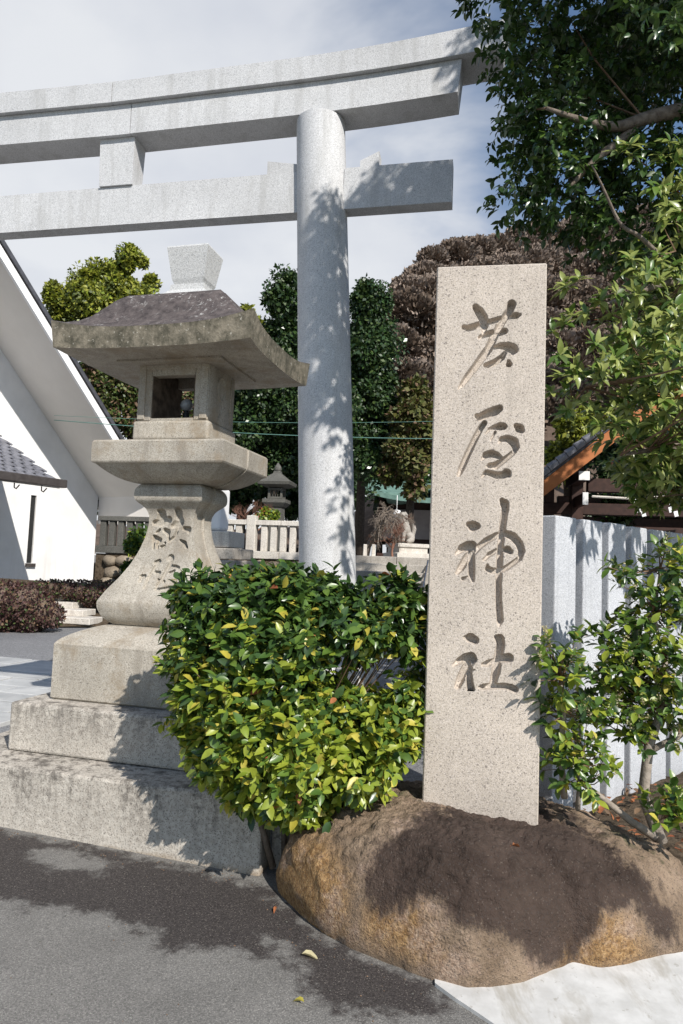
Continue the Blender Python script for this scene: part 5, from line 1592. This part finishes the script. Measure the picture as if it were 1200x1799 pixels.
def build_litter():
    r = np.random.default_rng(77)
    # grit and bits of leaf gathered along the foot of the step and the boulder
    pts = []
    a0, a1 = hit(0, 1458, (0, 0, 0), (GSL, 0, 1)), hit(470, 1548, (0, 0, 0), (GSL, 0, 1))
    for k in range(150):
        t = r.random(); p = a0+(a1-a0)*t; p = p-E2*abs(r.normal(0, .05)); pts.append(p)
    edge = [hit(x, y, (0, 0, 0), (GSL, 0, 1)) for x, y in ((474, 1570), (520, 1630), (600, 1672), (680, 1708), (760, 1740))]
    for k in range(60):
        q = r.integers(0, 4); t = r.random(); p = edge[q]+(edge[q+1]-edge[q])*t; p = p+np.array([-.6, -.8, 0])*abs(r.normal(0, .05)); pts.append(p)
    for k in range(70): pts.append(hit(r.uniform(0, 780), r.uniform(1480, 1799), (0, 0, 0), (GSL, 0, 1)))
    m = MB(); oct_v = np.array([(1, 0, 0), (-1, 0, 0), (0, 1, 0), (0, -1, 0), (0, 0, .7), (0, 0, -.7)]); oct_f = [(0, 2, 4), (2, 1, 4), (1, 3, 4), (3, 0, 4), (2, 0, 5), (1, 2, 5), (3, 1, 5), (0, 3, 5)]
    for p in pts:
        sc = r.uniform(.0018, .0048); p = np.array([p[0], p[1], gz(p[0])+.002])
        m.add(p+oct_v*sc*r.uniform(.6, 1.3, 3), oct_f, 0 if r.random() < .6 else 1)
    o = m.build('grit', [M['moss_shade'], M['twig']]); tag(o, 'loose grit and crumbs on the asphalt along the step and boulder', 'grit', kind='stuff')
    B = np.stack([r.uniform(.1, 2.4, 420), r.uniform(3.35, 4.4, 420), np.zeros(420)], 1)
    B[:, 1] = np.minimum(B[:, 1], 3.7+np.maximum(0, B[:, 0]-.3)*.7); B[:, 2] = .185+.02*r.random(420)
    f2 = leaf_frames(B, r.normal(0, 1, B.shape)*[1, 1, .25], np.tile([0, 0, 1.], (420, 1))+r.normal(0, .3, B.shape), r.uniform(.03, .065, 420))
    o = leaves_mesh('leaf_litter', LT_BROAD, f2, r.integers(0, 2, 420), [L['brown'], L['dead']], None); tag(o, 'brown leaf litter on the bare bed behind the boulder', 'leaf litter', kind='stuff')
build_litter()

def build_hedges():
    def hedge(label, bl, Y, cols, probs, n=5200, ls=.05, squash=1.4):
        P = blobs_to_world(bl, Y); base = np.mean([p for p, r in P], axis=0); base[2] = PZ
        o = None
        C = []; Nn = []
        root = empty('clipped_hedge', base, label, 'hedge', 'clipped hedges by the white building')
        cz = sum(r*r for p, r in P); m = MB()
        for p, r in P:
            k = int(n*r*r/cz); u = norm(rng.normal(0, 1, (k, 3))); C.append(p+u*np.array([1, squash, 1])*(r*(.9+.13*rng.random(k)))[:, None]); Nn.append(u)
            v, f = lathe([(r*.86*cos(t), r*.86*sin(t)) for t in np.linspace(-1.5, 1.5, 9)], p, 14); m.add(v, f)
        m.build('branch_core', M['twig_dark'], root)
        C = np.concatenate(C); Nn = np.concatenate(Nn)
        k = C[:, 2] > PZ-.1; C, Nn = C[k], Nn[k]
        frm = leaf_frames(C, norm(Nn*.6+rng.normal(0, .6, C.shape)), norm(Nn+rng.normal(0, .4, C.shape)), ls*(.7+.6*rng.random(len(C))))
        g = leaves_mesh('foliage', LT_QUAD, frm, rng.choice(len(cols), len(C), p=probs), [L[c] for c in cols], root, False); g['kind'] = 'stuff'
    hedge('dark reddish rounded hedge at the left edge below the white wall', [(-40, 1060, 45), (10, 1065, 42), (45, 1062, 36), (72, 1074, 27), (90, 1082, 20), (55, 1085, 28), (15, 1090, 28)], 10.4, ['haz1', 'brown', 'haz2'], [.78, .12, .10], 9000)
    hedge('low brownish-red hedge along the foot of the white wall behind the steps', [(70, 1034, 14), (95, 1034, 15), (120, 1036, 16), (145, 1038, 18), (170, 1040, 19), (195, 1042, 20), (220, 1044, 20), (245, 1046, 20), (160, 1052, 14), (185, 1056, 14)], 12.0, ['haz1', 'brown', 'haz2'], [.62, .22, .16], 7000, .045)
    # plank-like stone steps leading to the building
    a, b = frame(10)
    root = empty('garden_steps', at(120, 1090, 11.2), 'short flight of pale stone garden steps between the two reddish hedges', 'steps')
    for x0, x1, y, Y in ((78, 128, 1043, 12.3), (88, 142, 1057, 12.0), (98, 160, 1070, 11.7), (106, 172, 1084, 11.4)):
        p, q = at(x0, y, Y), at(x1, y, Y)
        v, f = box((p+q)/2-UP*.05, (np.linalg.norm(q-p), .42, .11), (a, b), .012, 1); mk('step', v, f, M['pale_stone'], root)
        v, f = box((p+q)/2-UP*.30+b*.1, (np.linalg.norm(q-p)*.98, .36, .38), (a, b), .01, 1); mk('riser', v, f, M['old_stone'], root)
    # raised ground under the building
    V = [at(-400, 1075, 10.9), at(60, 1090, 10.9), at(185, 1086, 11.3), at(262, 1050, 14), at(-100, 1010, 16), at(-700, 1010, 16)]
    V = [np.array([v[0], v[1], z]) for v, z in zip(V, (PZ-.02, PZ+.02, PZ+.03, .85, .9, .9))]
    o = mk('garden_bank', V, [tuple(range(6))], M['soil']); tag(o, kind='structure')
build_hedges()

# ------------------------------------------------------------------ far trees, hill, sky backdrop vegetation
def crown(root, P, n, ls, cols, probs, name='crown', lit=.35):
    C = []; Nn = []
    tot = sum(r*r for p, r in P)
    for p, r in P:
        # lumpy sub-clumps on every lobe
        k = max(5, int(16*(r/.9)**1.2)); u = norm(rng.normal(0, 1, (k, 3))); u[:, 1] = np.where(u[:, 1] > .4, -u[:, 1], u[:, 1])
        sc = p+u*(r*.72*(rng.random(k)*.5+.6))[:, None]; sr = r*(.14+.28*rng.random(k))
        m = int(n*r*r/tot/k)+1
        for c_, r_ in zip(sc, sr):
            v = norm(rng.normal(0, 1, (m, 3))); C.append(c_+v*(r_*(.55+.5*rng.random(m)))[:, None]); Nn.append(v)
    for p, r in P:
        m = int(.32*n*r*r/tot); v = norm(rng.normal(0, 1, (m, 3))); v[:, 1] = -np.abs(v[:, 1]); fz = 1+.55*fbm((p+v*r)*1.3, 3); kk = fz > .62; v, fz = v[kk], fz[kk]; C.append(p+v*(r*(.45+.55*rng.random(len(v)))*fz)[:, None]); Nn.append(v)
    C = np.concatenate(C); Nn = np.concatenate(Nn)
    frm = leaf_frames(C, norm(Nn*.5+rng.normal(0, .7, C.shape)), norm(Nn*.8+np.array([0, -.1, .5])+rng.normal(0, .4, C.shape)), ls*(.6+.8*rng.random(len(C))))
    o = leaves_mesh(name, LT_QUAD, frm, rng.choice(len(cols), len(C), p=probs), [L[c] for c in cols], root, False); o['kind'] = 'stuff'
def far_tree(name, label, bl, Y, n, ls, cols, probs, bark='dark_bark', group=None, tz=None, branches=4, fat=1.0, tr=1.0):
    P = blobs_to_world(bl, Y)
    P = [(p+np.array([0, rng.uniform(-.6, .6), 0]), r*fat) for p, r in P]
    cx = np.mean([p for p, r in P], axis=0); z0 = ZTER-.1 if tz is None else tz
    base = np.array([cx[0], cx[1]+.2, z0])
    root = empty(name, base, label, 'tree', group)
    top = max(P, key=lambda q: q[0][2])[0]
    m = MB(); m.tube([base, (base*.6+np.array([cx[0], base[1], cx[2]])*.4), cx*.9+top*.1], [.15*tr, .11*tr, .04*tr], 8)
    for i in range(min(branches, len(P))):
        m.tube([base+(cx-base)*.55, (cx+P[i][0])/2, P[i][0]], [.08*tr, .05*tr, .02*tr], 5)
    m.build('trunk', M[bark], root, smooth=True)
    crown(root, P, n, ls, cols, probs)
    return root
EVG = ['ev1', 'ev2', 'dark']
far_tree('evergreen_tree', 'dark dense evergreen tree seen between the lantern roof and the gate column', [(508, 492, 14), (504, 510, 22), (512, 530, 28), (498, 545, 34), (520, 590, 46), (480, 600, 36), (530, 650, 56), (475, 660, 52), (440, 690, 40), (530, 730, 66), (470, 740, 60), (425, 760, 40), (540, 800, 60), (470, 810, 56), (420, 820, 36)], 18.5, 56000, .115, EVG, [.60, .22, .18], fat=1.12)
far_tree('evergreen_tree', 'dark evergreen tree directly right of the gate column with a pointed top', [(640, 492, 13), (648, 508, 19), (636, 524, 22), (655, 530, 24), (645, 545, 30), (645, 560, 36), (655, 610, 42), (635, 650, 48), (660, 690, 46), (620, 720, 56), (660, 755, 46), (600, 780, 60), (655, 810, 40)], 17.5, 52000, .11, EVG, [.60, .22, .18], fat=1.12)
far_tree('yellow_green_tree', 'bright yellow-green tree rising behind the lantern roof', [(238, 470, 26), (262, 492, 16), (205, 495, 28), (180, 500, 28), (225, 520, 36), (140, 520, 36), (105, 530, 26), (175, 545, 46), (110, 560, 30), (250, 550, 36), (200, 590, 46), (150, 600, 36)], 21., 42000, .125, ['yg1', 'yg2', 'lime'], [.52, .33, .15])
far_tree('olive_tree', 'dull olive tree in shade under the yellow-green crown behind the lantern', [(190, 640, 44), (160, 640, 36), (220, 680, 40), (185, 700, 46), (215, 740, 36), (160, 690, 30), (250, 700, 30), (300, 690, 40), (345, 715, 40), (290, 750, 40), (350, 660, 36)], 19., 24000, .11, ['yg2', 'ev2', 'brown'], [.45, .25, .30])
far_tree('small_yellow_tree', 'small yellowish treetop peeping over the right eave of the lantern', [(432, 545, 16), (445, 560, 20), (425, 575, 24), (450, 590, 24)], 22., 3500, .17, ['yg1', 'yg2'], [.6, .4])
far_tree('pine_tree', 'olive-brown pine with drooping boughs beside the carved pillar above the shrine roof', [(730, 690, 30), (750, 730, 34), (715, 740, 32), (745, 780, 32), (700, 790, 26), (690, 830, 24), (720, 820, 26), (725, 860, 16), (742, 770, 30)], 16.5, 26000, .14, ['pine', 'brown', 'yg2'], [.62, .18, .20])
far_tree('sunlit_shrub_tree', 'yellow-green leafy shrub behind the pavilion roof next to the pillar', [(975, 800, 20), (1000, 790, 26), (1020, 770, 26), (980, 830, 18), (985, 760, 26), (1030, 740, 24)], 14., 9000, .11, ['yg1', 'yg2', 'lime'], [.45, .3, .25])
far_tree('dark_evergreen_tree', 'dark evergreen mass behind the pavilion at right', [(1060, 780, 50), (1120, 760, 60), (1190, 780, 60), (1090, 840, 50), (1160, 860, 50), (1220, 850, 50), (1080, 900, 50), (1150, 910, 50), (1220, 900, 50)], 15.5, 24000, .12, EVG, [.55, .3, .15])
far_tree('yellow_hillside_tree', 'yellowish tree crown on the hillside under the overhanging boughs', [(1120, 450, 26), (1150, 455, 26), (1180, 460, 26), (1090, 465, 18), (1210, 470, 30)], 26., 6000, .22, ['yg1', 'yg2'], [.55, .45])

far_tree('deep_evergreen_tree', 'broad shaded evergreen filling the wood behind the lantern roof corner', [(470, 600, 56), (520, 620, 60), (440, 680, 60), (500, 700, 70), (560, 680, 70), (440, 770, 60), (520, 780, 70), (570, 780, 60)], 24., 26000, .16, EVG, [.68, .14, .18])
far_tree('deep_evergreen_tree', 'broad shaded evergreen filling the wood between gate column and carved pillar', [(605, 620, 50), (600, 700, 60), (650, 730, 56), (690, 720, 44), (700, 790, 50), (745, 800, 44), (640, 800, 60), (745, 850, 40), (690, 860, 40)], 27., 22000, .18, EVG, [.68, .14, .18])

def twig_crowns(name, spec, mats, per, parent=None, ls=1.0):
    """rounded leafless crowns made of thousands of thin twigs"""
    V = []; Fm = []; mi = []
    B = []; D = []; Sz = []; Cl = []
    for p, r, mclass in spec:
        k = int(per*r*r)
        u = norm(rng.normal(0, 1, (k, 3))); u[:, 1] = -np.abs(u[:, 1])*.9+.1; u[:, 2] = np.where(u[:, 2] < -.3, -u[:, 2], u[:, 2])
        q = p+u*np.array([1, .8, .85])*(r*(.35+.75*rng.random(k)))[:, None]
        d = norm(u*.5+np.array([0, 0, .55])+rng.normal(0, .6, (k, 3)))
        B.append(q); D.append(d); Sz.append(ls*(.5+rng.random(k))); Cl.append(np.where(rng.random(k) < .8, mclass, 1-mclass))
    B = np.concatenate(B); D = np.concatenate(D); Sz = np.concatenate(Sz); Cl = np.concatenate(Cl)
    T = (np.array([(-.016, 0, 0), (.016, 0, 0), (.010, .5, .03), (.02, 1, 0), (.09, 1.0, .10), (-.10, .86, -.12), (-.010, .45, 0)]), [(0, 1, 2, 6), (6, 2, 3), (2, 4, 3), (6, 3, 5)])
    frm = leaf_frames(B, D, rng.normal(0, 1, B.shape), Sz)
    return leaves_mesh(name, T, frm, Cl, mats, parent, False)
def build_hill():
    # wooded hillside: terrain sheet plus leafless crowns
    xs = np.linspace(-70, 90, 60); ys = np.linspace(27, 110, 40)
    X, Y = np.meshgrid(xs, ys, indexing='ij')
    ridge = np.interp(X, [-70, -30, -8, 0, 3, 6, 12, 20, 40, 90], [3, 3, 3.2, 4.2, 8, 13, 16.5, 18, 20, 22])
    Z = 1.4+(ridge-1.4)*np.clip((Y-26)/18, 0, 1)**.8+.8*fbm(np.stack([X, Y, X*0], -1)*.12, 3)
    o = mk('hillside', np.stack([X, Y, Z], -1).reshape(-1, 3), gridf(60, 40), M['hill'], smooth=True); tag(o, kind='structure')
    rows = [(32, 690, 640, 56), (32, 730, 620, 48), (32, 770, 660, 60), (31, 720, 690, 46), (34, 715, 560, 40), (36, 745, 545, 56), (40, 735, 510, 34), (40, 765, 490, 46), (42, 795, 480, 50), (44, 830, 470, 46), (46, 865, 460, 44),
            (48, 900, 448, 44), (50, 935, 436, 42), (52, 970, 430, 44), (54, 1005, 425, 44), (54, 1045, 425, 46), (54, 1090, 430, 50), (54, 1140, 420, 56), (54, 1195, 420, 56), (38, 800, 540, 60), (40, 850, 520, 56), (42, 900, 510, 56), (44, 950, 490, 52), (46, 1000, 480, 48), (46, 1050, 480, 50), (46, 1100, 480, 50),
            (34, 810, 600, 60), (36, 880, 580, 60), (38, 960, 550, 56), (40, 1010, 530, 48), (40, 1060, 530, 50), (36, 980, 590, 50), (38, 1040, 580, 46), (34, 990, 640, 46), (36, 1110, 570, 60), (36, 1180, 560, 60), (34, 1060, 640, 60), (34, 1150, 640, 60), (32, 820, 670, 60), (32, 890, 660, 60), (31, 850, 740, 56), (31, 920, 730, 56), (30, 790, 760, 50), (30, 980, 710, 50)]
    spec = []
    for Y_, px, py, r in rows:
        for q in range(5):
            rr = r*rng.uniform(.38, .72); an = rng.random()*2*pi
            spec.append((at(px+cos(an)*(r-rr)*1.25, py+sin(an)*(r-rr)*1.0, Y_+rng.uniform(-1, 1)), rr/F*Y_, 0 if (py < 530 or rng.random() < .4) else 1))
    o = twig_crowns('hillside_woods', spec, [M['twig_grey'], M['twig_dark']], 11000, ls=.44)
    tag(o, 'leafless brown and mauve winter woods covering the hill behind the pillar', 'woods', kind='stuff')
    # dull undergrowth inside the crowns so the hill does not show through
    m = MB()
    for p, r, c in spec:
        v, f = lathe([(r*.60*cos(t), r*.52*sin(t)) for t in np.linspace(-1.5, 1.5, 8)], p+np.array([0, r*.3, -.1*r]), 12); m.add(v, f)
    o2 = m.build('hillside_undergrowth', M['twig_dark'], smooth=True); tag(o2, 'dark brushwood below the leafless hillside crowns', 'undergrowth', kind='stuff')
build_hill()

def bare_tree(name, label, base, h, spread, mat, depth=5, seed=1, weep=0.0, r0=.06, lean=(0, 0), cat='tree', up=.25, trunkf=.3):
    r = random.Random(seed); root = empty(name, base, label, cat)
    mt, mb = MB(), MB()
    def rec(p, d, ln, rad, lv):
        e = p+d*ln
        mid = (p+e)/2+np.array([r.gauss(0, .05), r.gauss(0, .05), 0])*ln
        (mt if lv <= 1 else mb).tube([p, mid, e], [rad, rad*.82, rad*.66], 6 if lv < 2 else 3, cap=False)
        if lv >= depth: return
        for k in range(r.choice((3, 3, 4)) if lv > 0 else 4):
            nd = norm(d*.75+np.array([r.gauss(0, .55), r.gauss(0, .55), r.gauss(up, .35)-weep*lv])*spread)
            rec(p+d*ln*r.uniform(.45, 1.0), nd, ln*r.uniform(.55, .8), rad*.55, lv+1)
    rec(np.asarray(base, float), norm(np.array([lean[0], lean[1], 1.])), h*trunkf, r0, 0)
    mt.build('trunk', mat, root, smooth=True)
    o = mb.build('twigs', mat, root); o['kind'] = 'stuff'
    return root
bare_tree('weeping_cherry_tree', 'leafless weeping cherry with a slanting trunk left of the shrine entrance', at(642, 978, 15.2)*[1, 1, 0]+UP*(ZTER-.1), 2.6, 1.0, M['bark'], 5, 5, .32, .07, (.32, 0))
bare_tree('reddish_bare_shrub', 'round leafless reddish-brown shrub at the head of the stairs', at(690, 978, 14.9)*[1, 1, 0]+UP*(ZTER-.1), 1.5, 1.5, M['twig_red'], 6, 9, .0, .03, (0, 0), 'shrub', .15, .28)
bare_tree('bare_twiggy_shrub', 'tangle of brown leafless stems above the balustrade by the old lantern', at(452, 918, 14.8)*[1, 1, 0]+UP*(ZTER-.1), 1.9, 1.0, M['twig_red'], 5, 14, .0, .025, (0, 0), 'shrub', .5, .3)
bare_tree('bare_winter_tree', 'thin grey leafless tree behind the roof edge of the white building', at(55, 560, 24.)*[1, 1, 0]+UP*1.5, 9.5, .8, M['bark'], 6, 21, .0, .09, (.0, 0), 'tree', .45)
bare_tree('budding_bare_tree', 'slim leafless tree half hidden between roof edge and yellow-green crown', at(190, 600, 25.)*[1, 1, 0]+UP*1.5, 8.0, .9, M['bark'], 6, 33, .0, .05, (-.1, 0), 'tree', .3)
far_tree('leafy_creeper', 'bright green creeper spilling over the balustrade rail', [(462, 905, 14), (478, 902, 10), (448, 910, 8)], 13.7, 900, .07, ['mid', 'lime', 'dead'], [.5, .4, .1], tz=ZTER-.1, branches=1, tr=.12)
far_tree('wall_shrub', 'dark green shrub with yellow tips before the fieldstone wall beside the lantern shaft', [(240, 945, 15), (252, 958, 14), (228, 958, 12), (248, 985, 16), (238, 1000, 14)], 13.0, 3200, .09, ['dark', 'mid', 'lime'], [.55, .3, .15], tz=PZ, branches=2, tr=.2)
far_tree('pavilion_hedge', 'clipped evergreen row seen through the pavilion frame', [(1060, 905, 30), (1110, 905, 30), (1160, 910, 30), (1210, 910, 30)], 13.0, 6000, .10, ['ev2', 'dark'], [.5, .5], tz=PZ, branches=1)
far_tree('backdrop_evergreen_tree', 'broad dark evergreen closing the view behind the balustrade', [(420, 850, 40), (470, 870, 40), (520, 880, 36), (560, 860, 50), (610, 860, 40), (400, 880, 30), (330, 850, 50), (270, 880, 40), (200, 860, 40)], 20.5, 26000, .14, EVG, [.7, .15, .15])
